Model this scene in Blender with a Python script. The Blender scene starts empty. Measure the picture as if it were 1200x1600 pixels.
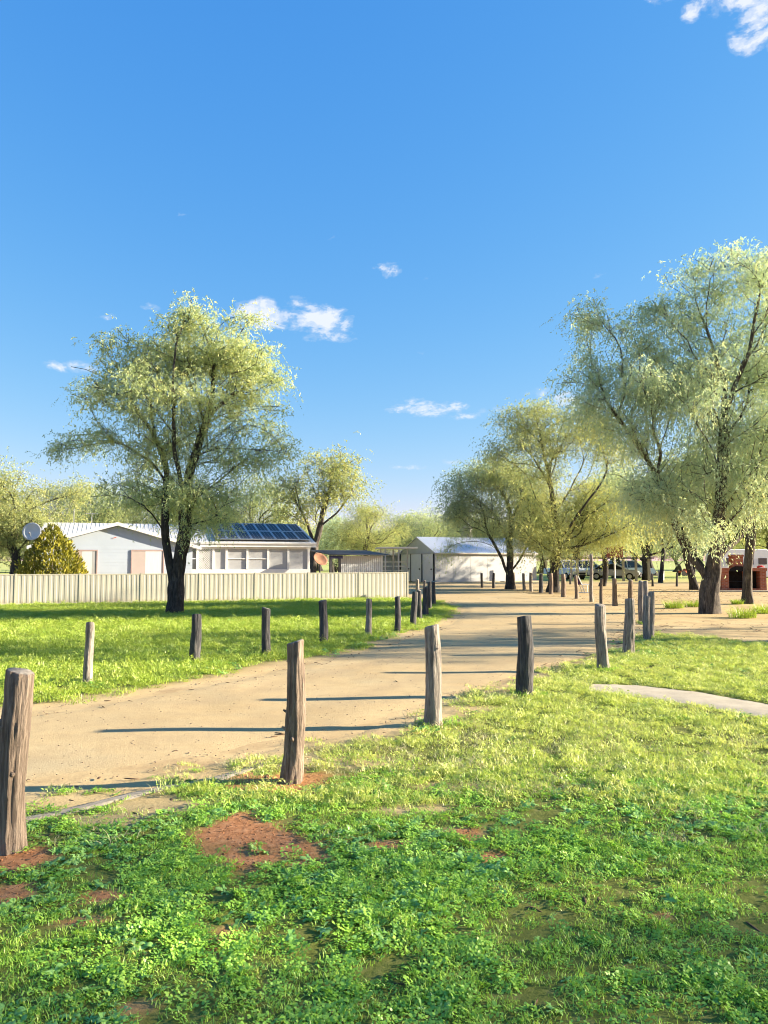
import bpy, math, random
import numpy as np
from mathutils import Vector, Matrix

# ------------------------------------------------------------------ scene, camera, world, sun, exposure
SC = bpy.context.scene
COL = SC.collection
CAM_H = 1.75
PITCH = math.atan(76 / 1200)
SUN_EL = math.radians(17.0)
SUN_AZ = math.radians(86.0)          # clockwise from +Y (the view direction): sun stands to the right
cam_d = bpy.data.cameras.new('camera')
cam = bpy.data.objects.new('camera', cam_d); COL.objects.link(cam)
cam.location = (0, 0, CAM_H)
cam.rotation_euler = (math.pi / 2 + PITCH, 0, 0)
cam_d.sensor_fit = 'VERTICAL'; cam_d.sensor_height = 24.0; cam_d.lens = 18.0
cam_d.clip_start = 0.05; cam_d.clip_end = 8000
SC.camera = cam
SC.view_settings.view_transform = 'Standard'
SC.view_settings.look = 'None'
SC.view_settings.exposure = 2.95
SC.view_settings.gamma = 1.0
SC.view_settings.use_curve_mapping = False
SC.render.engine = 'CYCLES'
SC.cycles.use_denoising = True
SC.cycles.max_bounces = 7
SC.cycles.adaptive_threshold = 0.02
SC.cycles.filter_width = 1.05
SC.cycles.diffuse_bounces = 3
SC.cycles.transmission_bounces = 4
SC.cycles.transparent_max_bounces = 6
SC.cycles.caustics_reflective = False
SC.cycles.caustics_refractive = False

sun_dir = Vector((math.sin(SUN_AZ) * math.cos(SUN_EL), math.cos(SUN_AZ) * math.cos(SUN_EL), math.sin(SUN_EL)))
sd = bpy.data.lights.new('sun', 'SUN')
sd.energy = 2.75; sd.angle = math.radians(0.8); sd.color = (1.0, 0.87, 0.66)
sun = bpy.data.objects.new('sun', sd); COL.objects.link(sun)
sun.rotation_euler = sun_dir.to_track_quat('Z', 'Y').to_euler()
sun.location = (60, 10, 40)


class NT:
    """small helper to write node trees"""
    def __init__(self, tree):
        self.t = tree; self.n = tree.nodes; self.l = tree.links

    def add(self, typ, ins=None, **kw):
        nd = self.n.new(typ)
        for k, v in kw.items():
            setattr(nd, k, v)
        if ins:
            for k, v in ins.items():
                self.set(nd.inputs[k], v)
        return nd

    def set(self, sock, v):
        if isinstance(v, bpy.types.NodeSocket):
            self.l.new(v, sock)
        elif isinstance(v, bpy.types.Node):
            self.l.new(v.outputs[0], sock)
        else:
            if isinstance(v, (tuple, list)) and len(v) == 3 and sock.type == 'RGBA':
                v = (*v, 1)
            sock.default_value = v

    def math(self, op, a, b=0.0, c=None, clamp=False):
        nd = self.n.new('ShaderNodeMath'); nd.operation = op; nd.use_clamp = clamp
        self.set(nd.inputs[0], a); self.set(nd.inputs[1], b)
        if c is not None: self.set(nd.inputs[2], c)
        return nd.outputs[0]

    def noise(self, vec, scale, detail=4, rough=0.55, dist=0.0):
        nd = self.add('ShaderNodeTexNoise', {'Scale': scale, 'Detail': detail, 'Roughness': rough, 'Distortion': dist})
        if vec is not None: self.l.new(vec, nd.inputs['Vector'])
        return nd.outputs[0]

    def mapping(self, vec, scale=(1, 1, 1), rot=(0, 0, 0), loc=(0, 0, 0)):
        nd = self.add('ShaderNodeMapping', {'Scale': scale, 'Rotation': rot, 'Location': loc})
        self.l.new(vec, nd.inputs['Vector'])
        return nd.outputs[0]

    def ramp(self, fac, stops, interp='LINEAR'):
        nd = self.n.new('ShaderNodeValToRGB'); cr = nd.color_ramp; cr.interpolation = interp
        while len(cr.elements) < len(stops): cr.elements.new(0.5)
        for e, (p, c) in zip(cr.elements, stops):
            e.position = p
            e.color = (*c, 1) if isinstance(c, (tuple, list)) else (c, c, c, 1)
        self.set(nd.inputs[0], fac)
        return nd.outputs[0]

    def mix(self, fac, a, b, blend='MIX'):
        nd = self.n.new('ShaderNodeMix'); nd.data_type = 'RGBA'; nd.blend_type = blend
        self.set(nd.inputs[0], fac); self.set(nd.inputs[6], a); self.set(nd.inputs[7], b)
        return nd.outputs[2]

    def bump(self, h, strength=0.3, dist=0.02):
        return self.add('ShaderNodeBump', {'Height': h, 'Strength': strength, 'Distance': dist}).outputs[0]


# ---- sky: Nishita plus a few fair-weather clouds, given by direction
W = bpy.data.worlds.new('World'); SC.world = W; W.use_nodes = True
w = NT(W.node_tree); w.n.clear()
sky = w.add('ShaderNodeTexSky', sky_type='NISHITA', sun_disc=False)
sky.sun_elevation = SUN_EL; sky.sun_rotation = SUN_AZ
sky.altitude = 0; sky.air_density = 1.0; sky.dust_density = 0.1; sky.ozone_density = 3.0
# the camera's rendering of a clear sky: one tone curve per channel over the whole dome
ss = w.add('ShaderNodeSeparateColor', {'Color': sky.outputs[0]})
hs = w.add('ShaderNodeCombineColor', {'Red': w.math('MULTIPLY', w.math('POWER', ss.outputs[0], 1.3), 0.335),
                                      'Green': w.math('MULTIPLY', w.math('POWER', ss.outputs[1], 0.68), 0.66),
                                      'Blue': w.math('MULTIPLY', w.math('POWER', ss.outputs[2], 0.26), 1.50)})
tc = w.add('ShaderNodeTexCoord')
sep = w.add('ShaderNodeSeparateXYZ', {'Vector': tc.outputs['Generated']})
az = w.math('ARCTAN2', sep.outputs[0], sep.outputs[1])
el = w.math('ARCSINE', sep.outputs[2])
comb = w.add('ShaderNodeCombineXYZ', {'X': w.math('MULTIPLY', az, 1.0), 'Y': w.math('MULTIPLY', el, 1.9), 'Z': 0.0})
cn = w.noise(comb.outputs[0], 26.0, 7, 0.6, 0.5)
cn2 = w.noise(comb.outputs[0], 90.0, 4, 0.6, 0.2)


def pix_dir(px, py):
    u = (px - 600) / 1200; v = (800 - py) / 1200
    d = Vector((u, math.cos(PITCH) - v * math.sin(PITCH), math.sin(PITCH) + v * math.cos(PITCH))).normalized()
    return math.atan2(d.x, d.y), math.asin(d.z)


# px, py, half width, half height, strength
CLOUDS = [(412, 492, 42, 27, 1.1), (500, 503, 44, 27, 1.15), (527, 526, 30, 9, .8), (455, 480, 60, 16, .5),
          (675, 638, 60, 12, 1.0), (722, 648, 30, 8, .7), (640, 626, 28, 8, .6), (765, 642, 22, 8, .6),
          (606, 422, 22, 12, .7), (662, 437, 13, 5, .6), (117, 573, 42, 10, .7), (160, 493, 18, 7, .5), (245, 480, 24, 7, .45),
          (700, 722, 20, 5, .6), (655, 730, 24, 5, .45), (610, 730, 20, 4, .35), (286, 335, 10, 7, .5), (515, 370, 8, 5, .45),
          (1150, -5, 60, 26, 1.0), (1185, 45, 42, 38, 1.0), (1083, 18, 18, 20, .7), (1035, -4, 26, 12, .7), (1250, 10, 90, 50, 1.1),
          (880, 622, 26, 14, .8), (850, 615, 30, 9, .5), (930, 430, 16, 5, .3), (655, 552, 10, 4, .3), (1040, 600, 40, 12, .5),
          (-260, 430, 70, 24, 1.0), (-420, 560, 90, 16, .9), (1460, 300, 90, 30, 1.0), (1700, 560, 110, 18, .9), (-150, -250, 80, 40, .9)]
tot = None
for px, py, rx, ry, st in CLOUDS:
    st = max(st, 0.6)
    a0, e0 = pix_dir(px, py)
    a1, _ = pix_dir(px + rx, py); _, e1 = pix_dir(px, py - ry)
    dx = w.math('DIVIDE', w.math('SUBTRACT', az, a0), abs(a1 - a0) * 1.45)
    dy = w.math('DIVIDE', w.math('SUBTRACT', el, e0), abs(e1 - e0) * 1.42)
    r2 = w.math('ADD', w.math('MULTIPLY', dx, dx), w.math('MULTIPLY', dy, dy))
    m = w.math('MULTIPLY', w.math('SUBTRACT', 1.0, r2, clamp=True), st)
    tot = m if tot is None else w.math('MAXIMUM', tot, m)
wisp = w.math('ADD', w.math('MULTIPLY', w.math('SUBTRACT', cn, 0.5), 3.2), w.math('MULTIPLY', w.math('SUBTRACT', cn2, 0.5), 1.1))
dens = w.math('SUBTRACT', w.math('ADD', w.math('MULTIPLY', tot, 1.25), w.math('MULTIPLY', wisp, w.math('MULTIPLY', tot, 3.0, clamp=True))), 0.42)
mask = w.ramp(dens, [(0.0, 0.0), (0.3, 0.16), (0.75, 0.62), (1.0, 0.9)], 'EASE')
ccol = w.ramp(dens, [(0.1, (1.45, 1.75, 2.15)), (0.6, (2.25, 2.3, 2.4))])
skyc = w.mix(w.math('MULTIPLY', mask, 0.93), hs.outputs[0], ccol)
bg = w.add('ShaderNodeBackground', {'Color': skyc, 'Strength': 0.0575})
wo = w.add('ShaderNodeOutputWorld', {'Surface': bg.outputs[0]})


# ------------------------------------------------------------------ geometry helpers
def at(px, py, Y):
    """point at depth Y seen at a place of the photograph (1200 x 1600)"""
    u = (px - 600) / 1200; v = (800 - py) / 1200
    s = Y / (math.cos(PITCH) - v * math.sin(PITCH))
    return np.array((u * s, Y, CAM_H + (math.sin(PITCH) + v * math.cos(PITCH)) * s))


def gp(px, py):
    """ground point (z = 0)"""
    u = (px - 600) / 1200; v = (800 - py) / 1200
    s = -CAM_H / (math.sin(PITCH) + v * math.cos(PITCH))
    return np.array((u * s, (math.cos(PITCH) - v * math.sin(PITCH)) * s, 0.0))


def _hash(ix, iy, iz, seed):
    h = (ix.astype(np.int64) * 374761393 + iy.astype(np.int64) * 668265263 + iz.astype(np.int64) * 2147483647 + seed * 1274126177) & 0xffffffff
    h = ((h ^ (h >> 13)) * 1274126177) & 0xffffffff
    h = h ^ (h >> 16)
    return (h & 0xffffff) / float(0xffffff)


def vnoise(x, y, z=None, seed=0):
    x = np.asarray(x, float); y = np.asarray(y, float)
    z = np.zeros_like(x) if z is None else np.asarray(z, float)
    ix, iy, iz = np.floor(x), np.floor(y), np.floor(z)
    fx, fy, fz = x - ix, y - iy, z - iz
    fx, fy, fz = [f * f * (3 - 2 * f) for f in (fx, fy, fz)]
    r = 0
    for a in (0, 1):
        for b in (0, 1):
            for c in (0, 1):
                wgt = (fx if a else 1 - fx) * (fy if b else 1 - fy) * (fz if c else 1 - fz)
                r = r + wgt * _hash(ix + a, iy + b, iz + c, seed)
    return r


def fbm(x, y, z=None, seed=0, octs=4):
    r = 0; amp = 0.5; s = 1.0; tot_ = 0
    for o in range(octs):
        r = r + amp * vnoise(np.asarray(x) * s, np.asarray(y) * s, None if z is None else np.asarray(z) * s, seed + o * 17)
        tot_ += amp; amp *= 0.5; s *= 2.03
    return r / tot_


def fast_mesh(name, verts, faces_list, smooth=False, mats=None, mat_idx=None):
    """faces_list: list of (n,k) int arrays"""
    me = bpy.data.meshes.new(name)
    verts = np.asarray(verts, np.float32)
    me.vertices.add(len(verts)); me.vertices.foreach_set('co', verts.ravel())
    faces_list = [np.asarray(f, np.int32) for f in faces_list if len(f)]
    nl = sum(f.size for f in faces_list); nf = sum(len(f) for f in faces_list)
    me.loops.add(nl); me.polygons.add(nf)
    me.loops.foreach_set('vertex_index', np.concatenate([f.ravel() for f in faces_list]))
    tots = np.concatenate([np.full(len(f), f.shape[1], np.int32) for f in faces_list])
    starts = np.concatenate([[0], np.cumsum(tots)[:-1]]).astype(np.int32)
    me.polygons.foreach_set('loop_start', starts)
    if smooth: me.polygons.foreach_set('use_smooth', np.ones(nf, bool))
    if mats:
        for m in mats: me.materials.append(m)
    if mat_idx is not None: me.polygons.foreach_set('material_index', np.asarray(mat_idx, np.int32))
    me.update(calc_edges=True)
    me.validate()
    return me


def link(name, me, parent=None, loc=None, rot=None):
    o = bpy.data.objects.new(name, me); COL.objects.link(o)
    if parent is not None: o.parent = parent
    if loc is not None: o.location = loc
    if rot is not None: o.rotation_euler = rot
    return o


def tag(o, label=None, cat=None, group=None, kind=None):
    if label: o['label'] = label
    if cat: o['category'] = cat
    if group: o['group'] = group
    if kind: o['kind'] = kind
    return o


def thing(name, label, cat, loc=(0, 0, 0), rz=0.0, group=None):
    o = bpy.data.objects.new(name, None); COL.objects.link(o)
    o.location = loc; o.rotation_euler = (0, 0, rz); o.empty_display_size = 0.2
    return tag(o, label, cat, group)


class MB:
    """collects boxes, prisms and tubes into one mesh"""
    def __init__(self):
        self.v = []; self.f = []; self.m = []; self.cur = 0

    def raw(self, v, f, mi=None):
        o = len(self.v)
        self.v += [tuple(p) for p in v]
        self.f += [tuple(i + o for i in q) for q in f]
        self.m += [self.cur if mi is None else mi] * len(f)
        return self

    def box(self, x0, x1, y0, y1, z0, z1, mi=None):
        v = [(x0, y0, z0), (x1, y0, z0), (x1, y1, z0), (x0, y1, z0), (x0, y0, z1), (x1, y0, z1), (x1, y1, z1), (x0, y1, z1)]
        f = [(0, 3, 2, 1), (4, 5, 6, 7), (0, 1, 5, 4), (1, 2, 6, 5), (2, 3, 7, 6), (3, 0, 4, 7)]
        return self.raw(v, f, mi)

    def prism(self, poly, axis, a, b, mi=None):
        """extrude a 2-D polygon along an axis"""
        n = len(poly)

        def P(p, h):
            if axis == 'y': return (p[0], h, p[1])
            if axis == 'x': return (h, p[0], p[1])
            return (p[0], p[1], h)
        v = [P(p, a) for p in poly] + [P(p, b) for p in poly]
        f = [tuple(range(n)), tuple(range(2 * n - 1, n - 1, -1))]
        for i in range(n):
            j = (i + 1) % n
            f.append((i, i + n, j + n, j))
        return self.raw(v, f, mi)

    def tube(self, pts, rad, sides=8, mi=None, caps=True):
        pts = [Vector(p) for p in pts]
        if not isinstance(rad, (list, tuple)): rad = [rad] * len(pts)
        v = []; f = []
        up = Vector((0, 0, 1))
        for i, p in enumerate(pts):
            d = (pts[min(i + 1, len(pts) - 1)] - pts[max(i - 1, 0)]).normalized()
            a = d.cross(up)
            if a.length < 1e-3: a = d.cross(Vector((1, 0, 0)))
            a.normalize(); b = d.cross(a)
            for k in range(sides):
                t = 2 * math.pi * k / sides
                v.append(p + (a * math.cos(t) + b * math.sin(t)) * rad[i])
        for i in range(len(pts) - 1):
            for k in range(sides):
                k2 = (k + 1) % sides
                f.append((i * sides + k, i * sides + k2, (i + 1) * sides + k2, (i + 1) * sides + k))
        if caps:
            f.append(tuple(range(sides - 1, -1, -1)))
            f.append(tuple((len(pts) - 1) * sides + k for k in range(sides)))
        return self.raw(v, f, mi)

    def build(self, name, mats, parent=None, smooth=False, bevel=0.0, loc=None):
        me = bpy.data.meshes.new(name)
        me.from_pydata(self.v, [], self.f)
        for m in (mats if isinstance(mats, (list, tuple)) else [mats]): me.materials.append(m)
        me.polygons.foreach_set('material_index', self.m)
        if smooth: me.polygons.foreach_set('use_smooth', [True] * len(self.f))
        import bmesh
        bm = bmesh.new(); bm.from_mesh(me)
        bmesh.ops.recalc_face_normals(bm, faces=bm.faces)
        if bevel > 0:
            bmesh.ops.bevel(bm, geom=list(bm.edges), offset=bevel, segments=1, affect='EDGES', clamp_overlap=True)
        bm.to_mesh(me); bm.free()
        me.update()
        return link(name, me, parent, loc)


# ------------------------------------------------------------------ materials
def new_mat(name):
    m = bpy.data.materials.new(name); m.use_nodes = True
    t = NT(m.node_tree); t.n.clear()
    out = t.add('ShaderNodeOutputMaterial')
    return m, t, out


def pbr(t, out, col, rough=0.8, bump=None, spec=0.3, metal=0.0):
    b = t.add('ShaderNodeBsdfPrincipled', {'Base Color': col, 'Roughness': rough, 'Specular IOR Level': spec, 'Metallic': metal})
    if bump is not None: t.l.new(bump, b.inputs['Normal'])
    t.l.new(b.outputs[0], out.inputs[0])
    return b


def worldpos(t):
    return t.add('ShaderNodeNewGeometry').outputs['Position']


def simple(name, col, rough=0.6, var=0.12, scale=6.0, spec=0.3, metal=0.0, bump=0.0, bscale=40.0, stretch=(1, 1, 1)):
    """paint or metal with a little dirt and unevenness"""
    m, t, out = new_mat(name)
    p = t.mapping(t.add('ShaderNodeTexCoord').outputs['Object'], stretch)
    n = t.noise(p, scale, 6, 0.6)
    lo = tuple(c * (1 - var) for c in col); hi = tuple(min(1, c * (1 + var)) for c in col)
    c = t.ramp(n, [(0.3, lo), (0.7, hi)])
    bp = t.bump(t.noise(p, bscale, 4), bump, 0.01) if bump else None
    pbr(t, out, c, t.math('ADD', t.math('MULTIPLY', n, 0.2), rough - 0.1), bp, spec, metal)
    return m


def dirt_colour(t, pos):
    """colour and height of the bare earth shared by ground, road and lawn edges"""
    n1 = t.noise(pos, 0.35, 5, 0.6)
    n2 = t.noise(pos, 4.0, 6, 0.62)
    n3 = t.noise(pos, 38.0, 5, 0.65)
    base = t.ramp(n1, [(0.32, (0.435, 0.306, 0.147)), (0.55, (0.487, 0.361, 0.188)), (0.75, (0.522, 0.405, 0.227))])
    c = t.mix(t.math('MULTIPLY', t.ramp(n2, [(0.45, 0.0), (0.75, 1.0)]), 0.35), base, (0.295, 0.198, 0.099))
    c = t.mix(t.math('MULTIPLY', t.ramp(n3, [(0.5, 0.0), (0.72, 1.0)]), 0.32), c, (0.539, 0.423, 0.246))
    c = t.mix(t.math('MULTIPLY', t.ramp(n3, [(0.25, 1.0), (0.42, 0.0)]), 0.4), c, (0.190, 0.118, 0.060))
    h = t.math('ADD', t.math('MULTIPLY', n2, 0.6), t.math('MULTIPLY', n3, 0.4))
    return c, h


def make_ground_mat(name, kind):
    m, t, out = new_mat(name)
    pos = worldpos(t)
    c, h = dirt_colour(t, pos)
    if kind == 'ground':
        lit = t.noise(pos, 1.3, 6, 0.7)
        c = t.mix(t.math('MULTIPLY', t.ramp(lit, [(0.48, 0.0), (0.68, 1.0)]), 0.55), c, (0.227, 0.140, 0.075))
        g = t.noise(pos, 0.12, 4, 0.6)
        # dry grass and ground cover beyond the yard
        sp = t.add('ShaderNodeSeparateXYZ', {'Vector': pos})
        far = t.math('MULTIPLY', t.math('SUBTRACT', sp.outputs[1], 60.0), 0.08, clamp=True)
        c = t.mix(t.math('MULTIPLY', far, t.ramp(g, [(0.3, 0.3), (0.55, 0.95)])), c, (0.373, 0.435, 0.127))
    if kind == 'road':
        # wheel-worn, slightly darker gravel streaks along the drive
        pm = t.mapping(pos, (0.35, 2.2, 1.0), (0, 0, math.radians(-18)))
        tr = t.noise(pm, 0.9, 5, 0.6)
        c = t.mix(t.math('MULTIPLY', t.ramp(tr, [(0.42, 0.0), (0.66, 1.0)]), 0.38), c, (0.374, 0.288, 0.166))
        gr = t.noise(pos, 0.55, 4, 0.6)
        c = t.mix(t.math('MULTIPLY', t.ramp(gr, [(0.52, 0.0), (0.68, 1.0)]), 0.3), c, (0.349, 0.303, 0.198))
        tk_ = t.add('ShaderNodeAttribute', attribute_name='track').outputs['Fac']
        c = t.mix(t.math('MULTIPLY', tk_, 0.5), c, (0.353, 0.253, 0.140))
        fg = t.noise(pos, 90.0, 4, 0.7)
        c = t.mix(t.math('MULTIPLY', t.ramp(fg, [(0.56, 0.0), (0.68, 1.0)]), 0.5), c, (0.588, 0.493, 0.323))
        c = t.mix(t.math('MULTIPLY', t.ramp(fg, [(0.30, 1.0), (0.42, 0.0)]), 0.45), c, (0.235, 0.165, 0.094))
        h = t.math('SUBTRACT', t.math('ADD', h, t.math('MULTIPLY', fg, 0.5)), t.math('MULTIPLY', tk_, 0.5))
    if kind == 'lawn':
        cov = t.add('ShaderNodeAttribute', attribute_name='cover').outputs['Fac']
        red = t.add('ShaderNodeAttribute', attribute_name='red').outputs['Fac']
        n = t.noise(pos, 16.0, 9, 0.75)
        soil = t.ramp(n, [(0.3, (0.24, 0.095, 0.036)), (0.5, (0.43, 0.19, 0.08)), (0.62, (0.50, 0.245, 0.115)), (0.75, (0.58, 0.36, 0.20))])
        c = t.mix(red, c, soil)
        thatch = t.ramp(t.noise(pos, 11.0, 8, 0.75), [(0.22, (0.17, 0.095, 0.05)), (0.3, (0.078, 0.090, 0.017)), (0.5, (0.134, 0.151, 0.031)), (0.72, (0.213, 0.196, 0.067))])
        c = t.mix(cov, c, thatch)
        h = t.math('ADD', h, t.math('MULTIPLY', n, 0.6))
    pbr(t, out, c, 0.95, t.bump(h, 0.55, 0.02), 0.12)
    return m


M = {}
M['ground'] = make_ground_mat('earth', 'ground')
M['road'] = make_ground_mat('road dirt', 'road')
M['lawn'] = make_ground_mat('lawn soil', 'lawn')


def make_leaf(name, stops, trans=0.5, gloss=0.02, attr='tint', rough=0.45):
    m, t, out = new_mat(name)
    if attr == 'random':
        f = t.add('ShaderNodeObjectInfo').outputs['Random']
        f = t.math('ADD', t.math('MULTIPLY', f, 0.55), t.math('MULTIPLY', t.add('ShaderNodeAttribute', attribute_name='tint').outputs['Fac'], 0.45))
    else:
        f = t.add('ShaderNodeAttribute', attribute_name=attr).outputs['Fac']
    c = t.ramp(f, stops)
    d = t.add('ShaderNodeBsdfDiffuse', {'Color': c})
    tr = t.add('ShaderNodeBsdfTranslucent', {'Color': t.mix(0.35, c, (1.0, 0.95, 0.35), 'MULTIPLY')})
    g = t.add('ShaderNodeBsdfGlossy', {'Color': (1, 1, 1), 'Roughness': rough})
    mx = t.add('ShaderNodeMixShader', {0: trans, 1: d.outputs[0], 2: tr.outputs[0]})
    mx2 = t.add('ShaderNodeMixShader', {0: gloss, 1: mx.outputs[0], 2: g.outputs[0]})
    t.l.new(mx2.outputs[0], out.inputs[0])
    return m


M['leaf_olive'] = make_leaf('olive leaves', [(0, (0.30, 0.39, 0.20)), (0.45, (0.46, 0.54, 0.27)), (0.8, (0.58, 0.63, 0.29)), (1, (0.70, 0.69, 0.28))])
M['leaf_grey'] = make_leaf('grey green leaves', [(0, (0.33, 0.45, 0.29)), (0.5, (0.51, 0.62, 0.40)), (0.85, (0.64, 0.71, 0.42)), (1, (0.72, 0.73, 0.37))])
M['leaf_gold'] = make_leaf('yellow green leaves', [(0, (0.27, 0.33, 0.13)), (0.5, (0.42, 0.46, 0.18)), (1, (0.58, 0.56, 0.20))])
M['leaf_mid'] = make_leaf('dull olive leaves', [(0, (0.25, 0.34, 0.19)), (0.45, (0.39, 0.47, 0.26)), (0.8, (0.50, 0.56, 0.27)), (1, (0.64, 0.62, 0.25))])
M['leaf_dark'] = make_leaf('dusty dark leaves', [(0, (0.13, 0.19, 0.11)), (0.5, (0.23, 0.30, 0.17)), (1, (0.36, 0.41, 0.21))])
M['leaf_conifer'] = make_leaf('golden conifer leaves', [(0, (0.07, 0.09, 0.018)), (0.45, (0.20, 0.20, 0.025)), (1, (0.36, 0.31, 0.035))], 0.2)
M['weed'] = make_leaf('broad weed leaves', [(0, (0.17, 0.37, 0.065)), (0.5, (0.30, 0.56, 0.11)), (1, (0.46, 0.68, 0.20))], 0.34, 0.06, 'random')
M['clover'] = make_leaf('clover leaves', [(0, (0.19, 0.40, 0.05)), (0.5, (0.33, 0.59, 0.07)), (1, (0.48, 0.68, 0.10))], 0.36, 0.04, 'random')
M['grass'] = make_leaf('grass blades', [(0, (0.21, 0.41, 0.045)), (0.5, (0.36, 0.59, 0.07)), (0.85, (0.50, 0.66, 0.11)), (1, (0.62, 0.60, 0.22))], 0.36, 0.04, 'random')
M['turf'] = make_leaf('sunlit turf blades', [(0, (0.32, 0.43, 0.07)), (0.5, (0.54, 0.62, 0.14)), (0.85, (0.64, 0.66, 0.20)), (1, (0.70, 0.64, 0.28))], 0.36, 0.04, 'random')  # sunlit yellow put into the colour, warmer than the shaded near blades
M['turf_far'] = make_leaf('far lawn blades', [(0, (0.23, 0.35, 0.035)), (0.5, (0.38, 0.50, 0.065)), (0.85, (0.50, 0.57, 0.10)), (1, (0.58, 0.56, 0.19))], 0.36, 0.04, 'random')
M['drygrass'] = make_leaf('dry grass blades', [(0, (0.38, 0.35, 0.17)), (1, (0.62, 0.57, 0.33))], 0.3, 0.03, 'random')


def make_bark(name, dark, mid, light, zs=0.22, scale=16):
    m, t, out = new_mat(name)
    p = t.add('ShaderNodeTexCoord').outputs['Object']
    ps = t.mapping(p, (1, 1, zs))
    n = t.noise(ps, scale, 7, 0.68, 0.6)
    n2 = t.noise(p, 2.2, 4, 0.6)
    c = t.ramp(n, [(0.30, dark), (0.5, mid), (0.72, light)])
    c = t.mix(t.math('MULTIPLY', t.ramp(n2, [(0.5, 0.0), (0.7, 1.0)]), 0.45), c, light)
    ng = t.noise(ps, scale * 2.6, 5, 0.6)
    h = t.math('ADD', t.math('MULTIPLY', n, 0.75), t.math('MULTIPLY', ng, 0.3))
    pbr(t, out, c, 0.92, t.bump(h, 1.0, 0.035), 0.15)
    return m


M['bark'] = make_bark('tree bark', (0.024, 0.020, 0.019), (0.071, 0.061, 0.053), (0.187, 0.156, 0.128))
M['bark_dark'] = make_bark('dark tree bark', (0.015, 0.014, 0.014), (0.042, 0.038, 0.036), (0.104, 0.091, 0.080))
M['post_grey'] = make_bark('weathered grey post', (0.070, 0.062, 0.054), (0.234, 0.205, 0.177), (0.420, 0.371, 0.320), 0.09, 34)
M['post_brown'] = make_bark('brown post', (0.057, 0.043, 0.034), (0.193, 0.147, 0.112), (0.377, 0.298, 0.230), 0.09, 34)
M['post_dark'] = make_bark('dark post', (0.025, 0.025, 0.026), (0.066, 0.065, 0.068), (0.176, 0.160, 0.147), 0.09, 30)


def make_cut():
    m, t, out = new_mat('sawn timber top')
    p = t.add('ShaderNodeTexCoord').outputs['Object']
    n = t.noise(t.mapping(p, (1, 1, .2)), 30, 6, 0.6)
    pbr(t, out, t.ramp(n, [(0.3, (0.15, 0.13, 0.105)), (0.7, (0.30, 0.27, 0.23))]), 0.9, t.bump(n, 0.5, 0.01), 0.1)
    return m


M['cut'] = make_cut()
M['fence'] = simple('cream fence steel', (0.46, 0.44, 0.36), 0.5, 0.06, 1.5, 0.35, bump=0.05)
def fence_dirt():
    t = NT(M['fence'].node_tree); b = next(n for n in t.n if n.type == 'BSDF_PRINCIPLED')
    col = b.inputs['Base Color'].links[0].from_socket
    pos = t.add('ShaderNodeTexCoord').outputs['Object']
    z = t.add('ShaderNodeSeparateXYZ', {'Vector': pos}).outputs[2]
    n = t.noise(worldpos(t), 3.0, 6, 0.7)
    f = t.math('SUBTRACT', t.math('MULTIPLY', n, 0.5), t.math('MULTIPLY', z, 1.2), clamp=True)
    c = t.mix(t.math('MULTIPLY', f, 2.2, clamp=True), col, (0.27, 0.2, 0.12))
    st = t.noise(t.mapping(worldpos(t), (5, 5, .5)), 1.5, 5, 0.7)
    c = t.mix(t.math('MULTIPLY', t.ramp(st, [(0.52, 0.0), (0.72, 1.0)]), 0.22), c, (0.27, 0.25, 0.19))
    t.l.new(c, b.inputs['Base Color'])


fence_dirt()
M['fence_trim'] = simple('cream fence trim', (0.479, 0.452, 0.356), 0.5, 0.05, 2.0)
M['white'] = simple('white paint', (0.665, 0.665, 0.656), 0.55, 0.05, 3.0)
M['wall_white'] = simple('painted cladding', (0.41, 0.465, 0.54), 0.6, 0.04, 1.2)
M['roof_white'] = simple('white roof steel', (0.488, 0.481, 0.468), 0.45, 0.07, 1.5)
M['pink_trim'] = simple('faded pink trim', (0.40, 0.29, 0.265), 0.6, 0.08)
M['pink_pane'] = simple('pinkish pane', (0.46, 0.385, 0.355), 0.25, 0.06, 2.0, 0.5)  # pink tone given to the whole pane
M['curtain'] = simple('pale curtain', (0.594, 0.594, 0.594), 0.85, 0.10, 9.0, stretch=(6, 6, .2))
M['screen'] = simple('fly screen', (0.355, 0.362, 0.371), 0.7, 0.08, 2.0)
M['screen_dark'] = simple('dim glass', (0.10, 0.10, 0.10), 0.2, 0.3, 3.0, 0.5)
M['solar'] = simple('solar cells', (0.04, 0.043, 0.05), 0.5, 0.35, 1.2, 0.15)
M['alu'] = simple('aluminium', (0.385, 0.392, 0.399), 0.35, 0.08, 6.0, 0.5, 0.6)
M['shed_wall'] = simple('shed cladding', (0.400, 0.400, 0.392), 0.55, 0.06, 0.8)
M['shed_roof'] = simple('zinc roof', (0.535, 0.555, 0.585), 0.38, 0.10, 0.7, 0.5, 0.25)
M['dish_grey'] = simple('dish grey', (0.530, 0.541, 0.541), 0.5, 0.06)
M['rust'] = simple('rusted steel', (0.27, 0.135, 0.08), 0.8, 0.35, 3.0)
M['dark_steel'] = simple('dark steel', (0.03, 0.03, 0.036), 0.6, 0.2)
M['navy'] = simple('dark blue paint', (0.03, 0.032, 0.09), 0.5, 0.2)
M['galv'] = simple('galvanised sheet', (0.60, 0.62, 0.63), 0.4, 0.08, 2.0, 0.4, 0.2)
M['concrete'] = simple('worn concrete', (0.42, 0.36, 0.265), 0.9, 0.16, 3.5, 0.15, bump=0.4, bscale=60)
M['old_concrete'] = simple('old earth-stained concrete', (0.27, 0.235, 0.18), 0.9, 0.25, 6.0, 0.15, bump=0.4, bscale=60)
M['pale_timber'] = simple('pale timber', (0.336, 0.296, 0.224), 0.8, 0.2, 4.0, 0.2, stretch=(3, 3, .4))
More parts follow.
